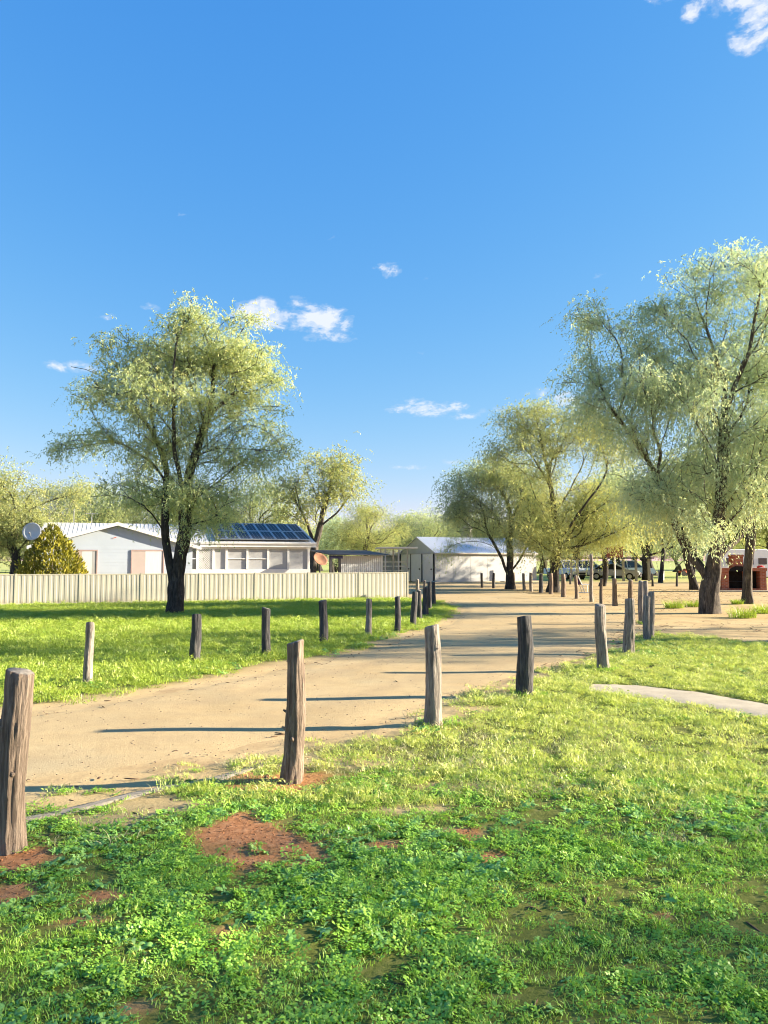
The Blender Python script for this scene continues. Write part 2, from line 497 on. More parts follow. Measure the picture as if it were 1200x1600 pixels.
M['car_white'] = simple('white car paint', (0.729, 0.738, 0.748), 0.22, 0.03, 2.0, 0.5)
M['car_silver'] = simple('silver car paint', (0.42, 0.43, 0.43), 0.25, 0.04, 2.0, 0.5, 0.4)
M['glass'] = simple('car glass', (0.035, 0.04, 0.045), 0.08, 0.2, 2.0, 0.6)
M['tyre'] = simple('tyre rubber', (0.018, 0.018, 0.018), 0.85, 0.2)
M['headlamp'] = simple('lamp lens', (0.7, 0.7, 0.7), 0.1, 0.05, 2.0, 0.6)
M['red_lens'] = simple('red lens', (0.4, 0.03, 0.02), 0.25, 0.1)
M['hearth_black'] = simple('black brick', (0.018, 0.016, 0.015), 0.9, 0.4, 6.0, 0.1)  # near-black brick for the hearth back and opening
M['red_cloth'] = simple('red fabric', (0.45, 0.04, 0.035), 0.8, 0.2)
M['maroon'] = simple('red brown board', (0.22, 0.07, 0.06), 0.75, 0.25, 3.0)
M['purple'] = simple('dark purple panel', (0.07, 0.035, 0.09), 0.6, 0.2)
M['tank'] = simple('pale tank', (0.446, 0.396, 0.324), 0.7, 0.08)
M['orange'] = simple('orange red paint', (0.5, 0.11, 0.05), 0.5, 0.15)


def make_brick():
    m, t, out = new_mat('red brick')
    p = t.add('ShaderNodeTexCoord').outputs['Object']
    pm = t.mapping(p, (1, 1, 1), (math.radians(90), 0, 0))
    b = t.add('ShaderNodeTexBrick', {'Vector': pm, 'Color1': (0.42, 0.135, 0.07), 'Color2': (0.31, 0.085, 0.045), 'Mortar': (0.36, 0.24, 0.18),
                                     'Scale': 1.0, 'Mortar Size': 0.007, 'Brick Width': 0.23, 'Row Height': 0.086})
    n = t.noise(p, 5, 5, 0.6)
    c = t.mix(t.math('MULTIPLY', t.ramp(n, [(0.5, 0.0), (0.8, 1.0)]), 0.5), b.outputs[0], (0.16, 0.06, 0.035))
    pbr(t, out, c, 0.9, t.bump(b.outputs['Fac'], -0.4, 0.01), 0.1)
    return m


M['brick'] = make_brick()


# ------------------------------------------------------------------ ground, road, lawns
def poly_sdf(P, poly):
    """signed distance (positive inside) of points P (n,2) to a polygon"""
    poly = np.asarray(poly)[:, :2]
    d2 = np.full(len(P), 1e9); inside = np.zeros(len(P), bool)
    for i in range(len(poly)):
        a = poly[i]; b = poly[(i + 1) % len(poly)]
        e = b - a; wv = P - a
        tt = np.clip((wv @ e) / max(e @ e, 1e-9), 0, 1)
        q = wv - tt[:, None] * e
        d2 = np.minimum(d2, (q * q).sum(1))
        c = ((a[1] > P[:, 1]) != (b[1] > P[:, 1]))
        xx = (b[0] - a[0]) * (P[:, 1] - a[1]) / (b[1] - a[1] if abs(b[1] - a[1]) > 1e-9 else 1e-9) + a[0]
        inside ^= c & (P[:, 0] < xx)
    d = np.sqrt(d2)
    return np.where(inside, d, -d)


ROAD = [gp(*p) for p in [(-420, 1275), (-150, 1250), (45, 1226), (200, 1206), (330, 1182), (440, 1160), (560, 1141), (660, 1110), (740, 1078), (830, 1050),
                         (900, 1030), (950, 1012), (978, 994), (1000, 965), (985, 950), (940, 945), (880, 934), (830, 927), (770, 921), (720, 917), (640, 915),
                         (560, 918), (600, 932), (648, 936), (690, 938), (722, 948), (716, 962), (700, 972), (650, 990), (560, 1020), (440, 1045), (350, 1062), (200, 1090),
                         (60, 1113), (-150, 1140), (-420, 1160)]]
NEAR = [np.array(p) for p in [(-9, -1.5), (12, -1.5)]] + [gp(1560, 1016)[:2], gp(1400, 1010)[:2], gp(1200, 1004)[:2], gp(1100, 994)[:2], gp(1020, 985)[:2], gp(985, 992)[:2]]
NEAR += [gp(*p)[:2] for p in [(950, 1012), (900, 1030), (830, 1050), (740, 1078), (660, 1110), (560, 1143), (440, 1164), (330, 1188), (200, 1214), (45, 1238), (-150, 1262), (-420, 1290)]]
FEND = gp(637, 935); F0 = gp(0, 946)
FD = (FEND - F0) / np.linalg.norm(FEND - F0); FN = np.array((-FD[1], FD[0], 0))
LEFT = [(FEND + FN * 0.2)[:2]] + [gp(*p)[:2] for p in [(690, 938), (722, 948), (716, 962), (700, 972), (650, 990), (560, 1020), (440, 1045), (350, 1062), (200, 1090), (60, 1113), (-150, 1140), (-420, 1160)]]
LEFT += [(F0 - FD * 16 + FN * 0.2)[:2]]


def edge_noise(P, amp, sc, seed):
    return (fbm(P[:, 0] * sc, P[:, 1] * sc, None, seed, 4) - 0.5) * 2 * amp


# bare patches of red soil in the near lawn: px, py, half width, half height
RED = [(458, 1226, 85, 24), (15, 1345, 60, 26), (412, 1324, 100, 36), (368, 1297, 60, 26), (620, 1323, 40, 8), (720, 1302, 30, 9), (775, 1340, 30, 10),
       (150, 1400, 60, 10), (120, 1440, 45, 9), (20, 1400, 36, 20), (1040, 1432, 20, 5), (676, 1140, 34, 8), (350, 1475, 18, 28)]
MUD = [(215, 1580, 26, 16), (640, 1265, 60, 8), (250, 1262, 90, 18), (700, 1230, 60, 10), (180, 1280, 70, 12), (330, 1215, 90, 10), (120, 1255, 90, 14),
       (560, 1190, 60, 12), (480, 1190, 50, 14)]


def patch_field(P, lst, soft=1.25):
    f = np.zeros(len(P))
    for px, py, rx, ry in lst:
        c = gp(px, py); ex = abs(gp(px + rx, py)[0] - c[0]); ey = abs(gp(px, py - ry)[1] - gp(px, py + ry)[1]) / 2
        d = ((P[:, 0] - c[0]) / ex) ** 2 + ((P[:, 1] - c[1]) / ey) ** 2
        d = d + (fbm(P[:, 0] * 5, P[:, 1] * 5, None, 3, 4) - 0.5) * 2.4
        f = np.maximum(f, np.clip((1.55 - d) / soft, 0, 1))
    return f


def ground_z(P):
    return 0.03 * (fbm(P[:, 0] * 0.9, P[:, 1] * 0.9, None, 11, 3) - 0.5)


def sheet(name, poly, x0, x1, y0, y1, step, z, mat, amp, sc, seed, margin, attrs=None):
    xs = np.arange(x0, x1 + step, step); ys = np.arange(y0, y1 + step, step)
    X, Y = np.meshgrid(xs, ys); P = np.stack([X.ravel(), Y.ravel()], 1)
    s = poly_sdf(P, poly) + edge_noise(P, amp, sc, seed)
    nx = len(xs); ny = len(ys)
    idx = np.arange(nx * ny).reshape(ny, nx)
    F = np.stack([idx[:-1, :-1], idx[:-1, 1:], idx[1:, 1:], idx[1:, :-1]], -1).reshape(-1, 4)
    keep = (s[F] > -margin).any(1)
    F = F[keep]
    used = np.unique(F); mp = np.full(nx * ny, -1); mp[used] = np.arange(len(used))
    P = P[used]; s = s[used]
    dip = 0.022 * np.clip(1 - s / (step * 2.2), 0, 1.6)      # the sheet's rim runs under the one below, so no step shows
    V = np.concatenate([P, (z + ground_z(P) - dip)[:, None]], 1)
    me = fast_mesh(name, V, [mp[F]], True, [mat])
    if attrs:
        for k, fn in attrs.items():
            a = me.attributes.new(k, 'FLOAT', 'POINT'); a.data.foreach_set('value', fn(P, s).astype(np.float32))
    o = link(name, me)
    o['kind'] = 'structure'
    return o


# main ground: finely rolling near the camera, one sheet out to the horizon
xs = np.concatenate([[-3000, -800, -250, -90], np.arange(-40, 41, 0.5), [90, 250, 800, 3000]])
ys = np.concatenate([[-800, -100, -20], np.arange(-6, 80, 0.5), [110, 200, 500, 1400, 4000]])
X, Y = np.meshgrid(xs, ys); P = np.stack([X.ravel(), Y.ravel()], 1)
zz = np.where((np.abs(P[:, 0]) < 41) & (P[:, 1] > -7) & (P[:, 1] < 81), ground_z(P), 0) - 0.012
idx = np.arange(len(P)).reshape(len(ys), len(xs))
F = np.stack([idx[:-1, :-1], idx[:-1, 1:], idx[1:, 1:], idx[1:, :-1]], -1).reshape(-1, 4)
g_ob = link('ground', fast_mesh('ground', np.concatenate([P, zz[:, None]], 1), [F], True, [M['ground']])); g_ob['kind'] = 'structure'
def track_field(P, s):
    e = poly_sdf(P, NEAR) * -1 + (fbm(P[:, 0] * .35, P[:, 1] * .35, None, 41, 3) - .5) * 1.0
    f = np.maximum(np.exp(-((e - 1.0) / .22) ** 2), np.exp(-((e - 2.5) / .25) ** 2))
    return f * np.clip(fbm(P[:, 0] * .8, P[:, 1] * .8, None, 42, 4) * 2.2 - .5, 0, 1)


rd = sheet('dirt_road', ROAD, -16, 18, 5, 62, 0.15, 0.0, M['road'], 0.18, 1.2, 5, 0.0, {'track': track_field})


def near_cover(P, s):
    red = patch_field(P, RED); mud = patch_field(P, MUD) * 0.8
    n = fbm(P[:, 0] * 2.2, P[:, 1] * 2.2, None, 21, 4)
    edge = np.clip((s - 0.05) / 0.75 + (n - 0.5) * 1.6, 0, 1)
    return np.clip(edge * (1 - red) * (1 - mud), 0, 1)


def near_red(P, s):
    return np.clip(patch_field(P, RED, 0.5) * 1.0 + np.clip((5.0 - P[:, 1]) * 0.5, 0, 1) * 0.8, 0, 1)


def left_cover(P, s):
    n = fbm(P[:, 0] * 1.2, P[:, 1] * 1.2, None, 31, 4)
    return np.clip((s - 0.1) / 0.8 + (n - 0.5) * 1.2, 0, 1)


ln = sheet('lawn_near', NEAR, -9, 12, 1.2, 18.5, 0.08, 0.004, M['lawn'], 0.14, 1.5, 6, 0.0, {'cover': near_cover, 'red': near_red})
ll = sheet('lawn_far', LEFT, -26, 5, 6, 38, 0.2, 0.004, M['lawn'], 0.25, 0.9, 7, 0.0, {'cover': left_cover, 'red': lambda P, s: np.zeros(len(P))})

# concrete paths let into the lawn
def ribbon(name, left, right, z, mat, n=60, wob=0.02):
    def rs(pl):
        pl = np.array([gp(*p) for p in pl]); d = np.concatenate([[0], np.cumsum(np.linalg.norm(np.diff(pl, axis=0), axis=1))])
        t = np.linspace(0, d[-1], n)
        return np.stack([np.interp(t, d, pl[:, k]) for k in range(3)], 1)
    a = rs(left); b = rs(right); k = 7
    V = []
    for i in range(k):
        f = i / (k - 1); p = a * (1 - f) + b * f
        e = (fbm(p[:, 0] * 7, p[:, 1] * 7, None, 77 + i, 3) - .5) * wob * (2 if i in (0, k - 1) else 0.2)
        p = p.copy(); p[:, 1] += e
        p[:, 2] = z + ground_z(p[:, :2]) + (-.02 if i in (0, k - 1) else 0)
        V.append(p)
    V = np.concatenate(V); idx = np.arange(n * k).reshape(k, n)
    F = np.stack([idx[:-1, :-1], idx[:-1, 1:], idx[1:, 1:], idx[1:, :-1]], -1).reshape(-1, 4)
    o = link(name, fast_mesh(name, V, [F], True, [mat])); o['kind'] = 'structure'
    return o


ribbon('concrete_path', [(912, 1081), (980, 1088), (1100, 1106), (1230, 1132), (1500, 1190)], [(930, 1069), (1000, 1070), (1100, 1082), (1230, 1104), (1500, 1150)], 0.018, M['concrete'], 60, 0.16)
ribbon('concrete_edging', [(-40, 1305), (40, 1287), (110, 1271), (200, 1250), (270, 1236), (340, 1222), (420, 1198)], [(-40, 1294), (40, 1277), (110, 1262), (200, 1241), (270, 1228), (340, 1215), (420, 1192)], 0.016, M['old_concrete'], 60, 0.10)


# ------------------------------------------------------------------ timber posts
def make_post(name, base, H, r, top_shift, seed, mat, label, sides=14, rings=10, stubs=(), group='timber posts along the drive', cut=True):
    rng = np.random.RandomState(seed)
    ang = np.linspace(0, 2 * np.pi, sides, endpoint=False)
    zsn = np.concatenate([[-0.06], np.linspace(0, H, rings)])
    V = []
    phase = rng.rand() * 100
    for z in zsn:
        f = max(z, 0) / H
        rr = r * (1.10 - 0.16 * f + 0.12 * math.exp(-f * 9))
        c = np.cos(ang); s_ = np.sin(ang)
        big = (vnoise(c * 1.3 + phase, s_ * 1.3 + phase, np.full(sides, z * 2.2), seed) - .5) * 0.20
        rid = (vnoise(c * 7 + phase, s_ * 7 + phase, np.full(sides, z * 2.6), seed + 3) - .5) * 0.30
        fine = (vnoise(c * 15 + phase, s_ * 15 + phase, np.full(sides, z * 8), seed + 5) - .5) * 0.14
        R = rr * (1 + big + (rid + fine if sides > 20 else 0))
        bx = top_shift[0] * f + 0.012 * math.sin(z * 4 + phase); by = top_shift[1] * f
        tz = z + (0.02 * (c * math.cos(phase) + s_ * math.sin(phase)) * (1 if z > H - 1e-6 else 0))
        V.append(np.stack([c * R + bx, s_ * R + by, np.broadcast_to(tz, c.shape)], 1))
    nr = len(zsn)
    top = V[-1].copy(); cen = top.mean(0)
    V.append(cen + (top - cen) * 0.93 + np.array((0, 0, 0.008)))
    V = np.concatenate(V + [cen[None] + np.array((0, 0, .009))])
    idx = np.arange((nr + 1) * sides).reshape(nr + 1, sides)
    F = []
    for i in range(nr):
        F.append(np.stack([idx[i], np.roll(idx[i], -1), np.roll(idx[i + 1], -1), idx[i + 1]], 1))
    F = np.concatenate(F)
    T = np.stack([idx[nr], np.roll(idx[nr], -1), np.full(sides, (nr + 1) * sides)], 1)
    mi = [0] * len(F) + [1] * len(T)
    allV = [V]; off = len(V); quads = [F]; extra = 0
    for (h, a, ln_, rad) in stubs:
        f = h / H
        c0 = np.array((top_shift[0] * f, top_shift[1] * f, h)); d = np.array((math.cos(a), math.sin(a), 0.45)); d /= np.linalg.norm(d)
        p0 = c0 + d * r * 0.7; p1 = c0 + d * (r + ln_)
        e1 = np.cross(d, (0, 0, 1)); e1 /= np.linalg.norm(e1); e2 = np.cross(d, e1)
        rg = []
        for (p, q) in ((p0, rad * 1.5), ((p0 + p1) / 2, rad), (p1, rad * 0.6)):
            rg.append(np.array([p + (e1 * math.cos(t) + e2 * math.sin(t)) * q for t in np.linspace(0, 2 * np.pi, 6, endpoint=False)]))
        allV.append(np.concatenate(rg))
        ii = np.arange(18).reshape(3, 6) + off
        for k in range(2):
            quads.append(np.stack([ii[k], np.roll(ii[k], -1), np.roll(ii[k + 1], -1), ii[k + 1]], 1)); extra += 6
        quads.append(np.array([[ii[2][0], ii[2][1], ii[2][2], ii[2][3]], [ii[2][3], ii[2][4], ii[2][5], ii[2][0]]])); extra += 2
        off += 18
    me = fast_mesh(name, np.concatenate(allV), quads + [T], True, [mat, M['cut'] if cut else mat], [0] * (len(F) + extra) + [1] * len(T))
    o = link(name, me, None, tuple(base))
    return tag(o, label, 'post', group)


# px of base, py of base, py of top, px of top, width px, material, label, stubs
NEARROW = [
    (13, 1330, 1048, 31, 42, 'post_brown', 'thick bark-ridged timber post at the left edge of the photo, nearest of all posts', ((0.62, 2.9, 0.06, 0.022), (0.72, 3.3, 0.09, 0.035), (0.45, -1.2, 0.02, 0.02))),
    (456, 1222, 1002, 464, 27, 'post_brown', 'knotty timber post with side stubs standing in a ring of red soil', ((0.40, 3.2, 0.035, 0.012), (0.53, 3.0, 0.03, 0.012), (0.33, -1.6, 0.02, 0.02), (0.93, 3.2, .012, .015))),
    (676, 1135, 977, 676, 24, 'post_grey', 'pale timber post with its right side brightly lit, third from left in the near row', ((0.80, -0.9, 0.012, 0.016),)),
    (821, 1088, 963, 819, 23, 'post_dark', 'dark straight timber post where the road meets the near lawn, left of the concrete path', ()),
    (942, 1048, 945, 938, 16.5, 'post_grey', 'grey timber post just behind the end of the concrete path, small stub on its left', ((0.72, 3.0, 0.04, 0.012),)),
    (983, 1022, 936, 983, 15, 'post_grey', 'lichen-flecked grey timber post with weeds at its foot, beside the road corner', ()),
    (1011, 1001, 931, 1010, 11, 'post_grey', 'front grey post of the overlapping cluster at the road corner', ()),
    (1017, 997, 925, 1017, 10, 'post_grey', 'rightmost grey post of the overlapping cluster at the road corner', ()),
    (1002, 973, 908, 1002, 9, 'post_grey', 'left one of the two tall posts at the back of the road corner cluster', ()),
    (1008.5, 975, 908, 1008.5, 8, 'post_grey', 'right one of the two tall posts at the back of the road corner cluster', ()),
]
for i, (bx, by, ty, tx, wpx, mt, lab, st) in enumerate(NEARROW):
    b = gp(bx, by); D = b[1]
    top = at(tx, ty, D)
    sd_, rg_ = (56, 46) if i < 2 else ((40, 34) if i < 6 else (16, 12))
    make_post('timber_post', (b[0], b[1], -0.01), top[2], wpx / 1200 * D / 2, (top[0] - b[0], 0.0), 40 + i, M[mt], lab, sd_, rg_, st)

FARROW = [  # bending row on the far side of the drive
    (985, 946, 906, 7, 'post_brown', 'timber post directly behind the lichened grey post, far side of the drive'),
    (961.5, 946, 904, 7, 'post_brown', 'stout brown post below the red-brown board on its pale pole'),
    (939, 943.5, 904, 5, 'post_brown', 'thin brown post right of the tall slender pole'),
    (901, 935, 899.5, 5.5, 'post_brown', 'brown post hiding the left end of the white frame seat'),
    (881, 932.5, 897, 7, 'post_brown', 'brown post in front of the parked white utility'),
    (861, 928, 896, 6, 'post_brown', 'pale brown post just right of the forked dark tree foot'),
    (845, 926, 896, 6, 'post_dark', 'dark post just left of the forked dark tree foot'),
    (830, 924, 895, 5, 'post_grey', 'straight grey post before the right end of the long shed wall'),
    (819, 922, 896, 4.5, 'post_grey', 'slim crooked post right of the leaning stem by the shed wall'),
    (802.5, 920, 895, 4.5, 'post_grey', 'grey post touching the foot of the several-stemmed tree by the shed'),
    (771.5, 919, 895, 4.5, 'post_dark', 'dark post left of the several-stemmed tree, before the shed wall'),
    (753, 918, 895.5, 4, 'post_dark', 'leftmost post before the long shed wall'),
]
for i, (bx, by, ty, wpx, mt, lab) in enumerate(FARROW):
    b = gp(bx, by); D = b[1]; top = at(bx, ty, D); rng = random.Random(i)
    make_post('timber_post', (b[0], b[1], -0.01), top[2], wpx / 1200 * D / 2, (rng.uniform(-.05, .05), 0), 80 + i, M[mt], lab, 14, 10, (), 'timber posts on the far side of the drive')

LEFTROW = [
    (138, 1070, 973, 140, 13, 'post_grey', 'pale crooked post, leftmost on the far lawn'),
    (305, 1036, 960, 307, 15, 'post_dark', 'dark post with a weed tuft at its foot, right below the big tree trunk'),
    (416.5, 1025, 950, 415.5, 13, 'post_dark', 'dark post on the far lawn, third from the left'),
    (505.5, 1007, 938, 504.5, 13, 'post_dark', 'stout dark post on the far lawn, fourth from the left'),
    (576.5, 996, 936, 576, 9.5, 'post_grey', 'slim two-toned post on the far lawn, fifth from the left'),
    (620.5, 988, 932, 621.5, 9, 'post_dark', 'dark post on the far lawn, just right of the fence end'),
    (646, 978, 925, 648, 9.5, 'post_dark', 'nearest dark post of the tight cluster beside the bend'),
    (655.5, 970, 922, 655.5, 7, 'post_dark', 'second dark post from the front in the tight cluster beside the bend'),
    (665, 963, 918, 664.5, 9, 'post_dark', 'stout dark post in the middle of the tight cluster beside the bend'),
    (671, 953, 909, 671, 6, 'post_dark', 'slim dark post second from the right in the tight cluster beside the bend'),
    (677.5, 946, 908.5, 677.5, 6, 'post_dark', 'rightmost dark post of the tight cluster beside the bend'),
    (652.5, 936, 905, 652.5, 5.5, 'post_grey', 'farthest left grey post behind the tight cluster, near the fence end'),
    (663.5, 934, 906.5, 663.5, 3.5, 'post_dark', 'thin black post peeping out behind the tight cluster beside the bend'),
]
for i, (bx, by, ty, tx, wpx, mt, lab) in enumerate(LEFTROW):
    b = gp(bx, by); D = b[1]; top = at(tx, ty, D)
    make_post('timber_post', (b[0], b[1], -0.01), top[2], wpx / 1200 * D / 2, (top[0] - b[0], 0), 120 + i, M[mt], lab, 22 if i < 5 else 14, 18, (), 'timber posts on the far lawn')

b = gp(924, 940)
make_post('slender_pole', (b[0], b[1], -0.01), at(924, 866, b[1])[2], 0.075, (0.03, 0), 301, M['post_grey'], 'tall slender grey pole standing in the far row of posts', 12, 14, (), None)
for (bx, by, ty, lab) in ((1019.5, 916, 896, 'thin dark post left of the grey bin, far under the trees'), (1058, 916, 895, 'thin dark post before the small red machine on the far grass'),
                          (891, 913, 896, 'short dark post behind the white frame seat')):
    b = gp(bx, by)
    make_post('timber_post', (b[0], b[1], -0.01), at(bx, ty, b[1])[2], 0.07, (0, 0), int(bx), M['post_dark'], lab, 10, 6, (), 'dark posts under the far trees')


# ------------------------------------------------------------------ cream steel fence
PW = 2.365
ang_f = math.atan2(FD[1], FD[0])
fence = thing('steel_fence', 'low cream corrugated steel fence in front of the white house', 'fence', tuple(FEND), ang_f)
FH = at(637, 894, FEND[1])[2]


def rib_profile(width, pitch=0.197, depth=0.007):
    pts = []; x = 0
    while x < width - 1e-6:
        for dx, y in ((0, 0), (0.085, 0), (0.108, depth), (0.172, depth)):
            if x + dx <= width: pts.append((x + dx, y))
        x += pitch
    pts.append((width, 0))
    return pts


def rib_sheet(x0, width, y0, z0, z1, pitch=0.197, depth=0.007, thick=0.004):
    pr = rib_profile(width, pitch, depth); v = []; f = []
    n = len(pr)
    for z in (z0, z1):
        v += [(x0 + p[0], y0 + p[1], z) for p in pr]
    for z in (z0, z1):
        v += [(x0 + p[0], y0 + p[1] + thick, z) for p in pr]
    for i in range(n - 1):
        f.append((i, i + 1, n + i + 1, n + i)); f.append((2 * n + i + 1, 2 * n + i, 3 * n + i, 3 * n + i + 1))
        f.append((n + i, n + i + 1, 3 * n + i + 1, 3 * n + i)); f.append((i + 1, i, 2 * n + i, 2 * n + i + 1))
    return v, f


pm = MB(); pm.raw(*rib_sheet(0.03, PW - 0.06, -0.017, 0.05, FH - 0.03)); p0 = pm.build('panel', M['fence'], fence)
po = MB(); po.box(-0.03, 0.03, -0.032, 0.032, -0.05, FH + 0.012); po.box(-0.034, 0.034, -0.036, 0.036, FH + 0.012, FH + 0.02)
q0 = po.build('fence_post', M['fence_trim'], fence)
rl = MB(); rl.box(0.031, PW - 0.031, -0.024, 0.024, FH - 0.045, FH); r0 = rl.build('top_rail', M['fence_trim'], fence)
rb = MB(); rb.box(0.031, PW - 0.031, -0.024, 0.024, 0.02, 0.075); b0 = rb.build('bottom_rail', M['fence_trim'], fence)
for i in range(9):
    for src in (p0, r0, b0):
        o = src if i == 0 else src.copy()
        if i: COL.objects.link(o)
        o.parent = fence; o.location = (-PW * (i + 1), 0, 0)
    o = q0 if i == 0 else q0.copy()
    if i: COL.objects.link(o)
    o.parent = fence; o.location = (-PW * i, 0, 0)

# ------------------------------------------------------------------ white house (local x along the fence, local y away from it)
house = thing('white_house', 'long white weatherboard house with front gable, sunroom and solar panels behind the fence', 'house', tuple(F0), ang_f)


def hsz(px, py, t):
    """local (s, z) of the photo point on the plane y = t of the house frame"""
    u = (px - 600) / 1200; v = (800 - py) / 1200
    d = np.array((u, math.cos(PITCH) - v * math.sin(PITCH), math.sin(PITCH) + v * math.cos(PITCH)))
    o = np.array((0, 0, CAM_H)) - F0
    k = (t - o @ FN) / (d @ FN)
    p = o + d * k
    return p @ FD, p[2]


TG = 4.2          # plane of the front gable's fascia
TW = TG + 0.22    # gable wall
TS = 5.2          # sunroom front
sL, zE = hsz(44, 853, TG); sR, zE2 = hsz(313, 854, TG); sA, zA = hsz(182, 816, TG)
zE = (zE + zE2) / 2; sA = (sL + sR) / 2
slope = (zA - zE) / (sA - sL)
s_end, _ = hsz(485, 850, TS); _, z_ev = hsz(420, 850, TS)
_, z_ridge = hsz(400, 823, TS + 3.6)
TB = TS + 7.2; TR = TS + 3.6
s_in = sR - 0.5
# walls
wl = MB()
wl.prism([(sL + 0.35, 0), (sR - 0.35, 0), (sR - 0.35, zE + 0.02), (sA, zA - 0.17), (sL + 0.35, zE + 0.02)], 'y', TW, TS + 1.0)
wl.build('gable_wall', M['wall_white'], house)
bd = MB()
zb = 0.15
while zb < 2.36:      # weatherboards, each lapped over the next
    y_ = TW - 0.006
    bd.raw([(sL + 0.34, TW - 0.002, zb + 0.15), (sR - 0.34, TW - 0.002, zb + 0.15), (sR - 0.34, y_, zb), (sL + 0.34, y_, zb), (sL + .34, TW - .002, zb), (sR - .34, TW - .002, zb)], [(0, 1, 2, 3), (3, 2, 5, 4)])
    zb += 0.152
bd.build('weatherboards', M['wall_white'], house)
wl = MB()
wl.box(sL + 0.5, s_end - 0.05, TS + 1.02, TB, 0, z_ev)
wl.build('rear_wall', M['wall_white'], house)
# main roof, ridge parallel to the fence
th = 0.07
rf = MB()
es = TS - 0.14
rs_ = (z_ridge - z_ev) / (TR - es)
rf.prism([(es, z_ev + 0.07), (TR, z_ridge + 0.07), (TB + .3, z_ev + 0.07), (TB + .3, z_ev - 0.0), (TR, z_ridge - 0.0), (es, z_ev)], 'x', sL + 0.25, s_end + 0.25)
roof = rf.build('roof', M['roof_white'], house)
rr = MB()
xk = sL + 0.3
while xk < s_end + 0.2:        # roof sheet ribs
    rr.raw([(xk, es + .01, z_ev + .072), (xk + .035, es + .01, z_ev + .072), (xk + .035, TR, z_ridge + .072), (xk, TR, z_ridge + .072),
            (xk + .008, es + .01, z_ev + .083), (xk + .027, es + .01, z_ev + .083), (xk + .027, TR, z_ridge + .083), (xk + .008, TR, z_ridge + .083)],
           [(4, 5, 6, 7), (0, 4, 7, 3), (1, 2, 6, 5), (0, 1, 5, 4)])
    xk += 0.2
rr.build('roof_ribs', M['roof_white'], roof)
# gable roof running back into the main roof
gr_ = MB()
back = TR
gr_.prism([(sL - 0.05, zE - 0.01), (sA, zA), (sR + 0.05, zE - 0.01), (sR + 0.05, zE - 0.10), (sA, zA - 0.09), (sL - 0.05, zE - 0.10)], 'y', TG + 0.03, back)
gr_.build('gable_roof', M['roof_white'], house)
fc = MB()
fc.prism([(sL - 0.06, zE + 0.0), (sA, zA + 0.012), (sR + 0.06, zE + 0.0), (sR + 0.06, zE - 0.15), (sA, zA - 0.15), (sL - 0.06, zE - 0.15)], 'y', TG, TG + 0.03)
fc.build('gable_fascia', M['white'], house)
# gable windows
def window(px0, px1, py0, py1, t, frame_mat, panes, name='window', fw=0.05):
    a, z1 = hsz(px0, py0, t); b, z0 = hsz(px1, py1, t)
    f = MB()
    f.box(a, b, t - 0.035, t - 0.004, z1 - fw, z1); f.box(a, b, t - 0.035, t - 0.004, z0, z0 + fw)
    f.box(a, a + fw, t - 0.035, t - 0.004, z0 + fw, z1 - fw); f.box(b - fw, b, t - 0.035, t - 0.004, z0 + fw, z1 - fw)
    wo_ = f.build(name, frame_mat, house)
    for (f0, f1, mt) in panes:
        pn = MB(); pn.box(a + fw + (b - a - 2 * fw) * f0 + .003, a + fw + (b - a - 2 * fw) * f1 - .003, t - 0.016, t - 0.006, z0 + fw, z1 - fw)
        pn.build('pane', mt, wo_)
    return a, b, z0, z1, wo_


WP = TW - 0.012
window(121, 152, 859, 898, WP, M['pink_trim'], [(0, 0.2, M['pink_pane']), (0.2, 0.75, M['curtain']), (0.75, 1, M['screen'])])
window(205, 256, 859, 898, WP, M['pink_trim'], [(0, 0.42, M['pink_pane']), (0.42, 0.95, M['curtain']), (0.95, 1, M['pink_pane'])])
a_, z_ = hsz(179, 841, TW - .02)
vt = MB(); vt.prism([(a_ - .09, z_ - .02), (a_ + .07, z_ + .03), (a_ + .09, z_ + .07), (a_ - .05, z_ + .02)], 'y', TW - .03, TW + .001); vt.build('gable_vent', M['orange'], house)
# sunroom: sill wall, fascia, mullions, recessed screens
sr = MB()
s0, zs0 = hsz(300, 889, TS); s1 = s_end; _, z_top = hsz(420, 858, TS); _, z_f = hsz(420, 849, TS)
zs0 = hsz(400, 889.5, TS)[1]
sr.box(s0 - .6, s1, TS, TS + 0.08, 0, zs0)
sr.box(s0 - .6, s1, TS, TS + 0.08, z_top, z_ev - .002)
sr.build('sunroom_wall', M['white'], house)
fa = MB(); fa.box(sR + 0.08, s_end + 0.28, es - 0.03, es + 0.0, z_ev - 0.16, z_ev + 0.09); fa.build('eave_fascia', M['white'], house)
gt = MB(); gt.box(sR + 0.08, s_end + 0.28, es - 0.09, es - 0.033, z_ev - 0.02, z_ev + 0.06); gt.build('gutter', M['roof_white'], house)
edges = [288, 307, 310, 334, 354.5, 386.5, 419, 450.5, 480]
cols = []
for e in (287, 308.5, 333.5, 354, 386.5, 419, 450.5, 482):
    s_, _ = hsz(e, 870, TS); cols.append(s_)
for k, s_ in enumerate(cols):
    mu = MB(); mu.box(s_ - 0.05, s_ + 0.05, TS - 0.01, TS + 0.09, zs0 + .001, z_top - .001); mu.build('mullion', M['white'], house)
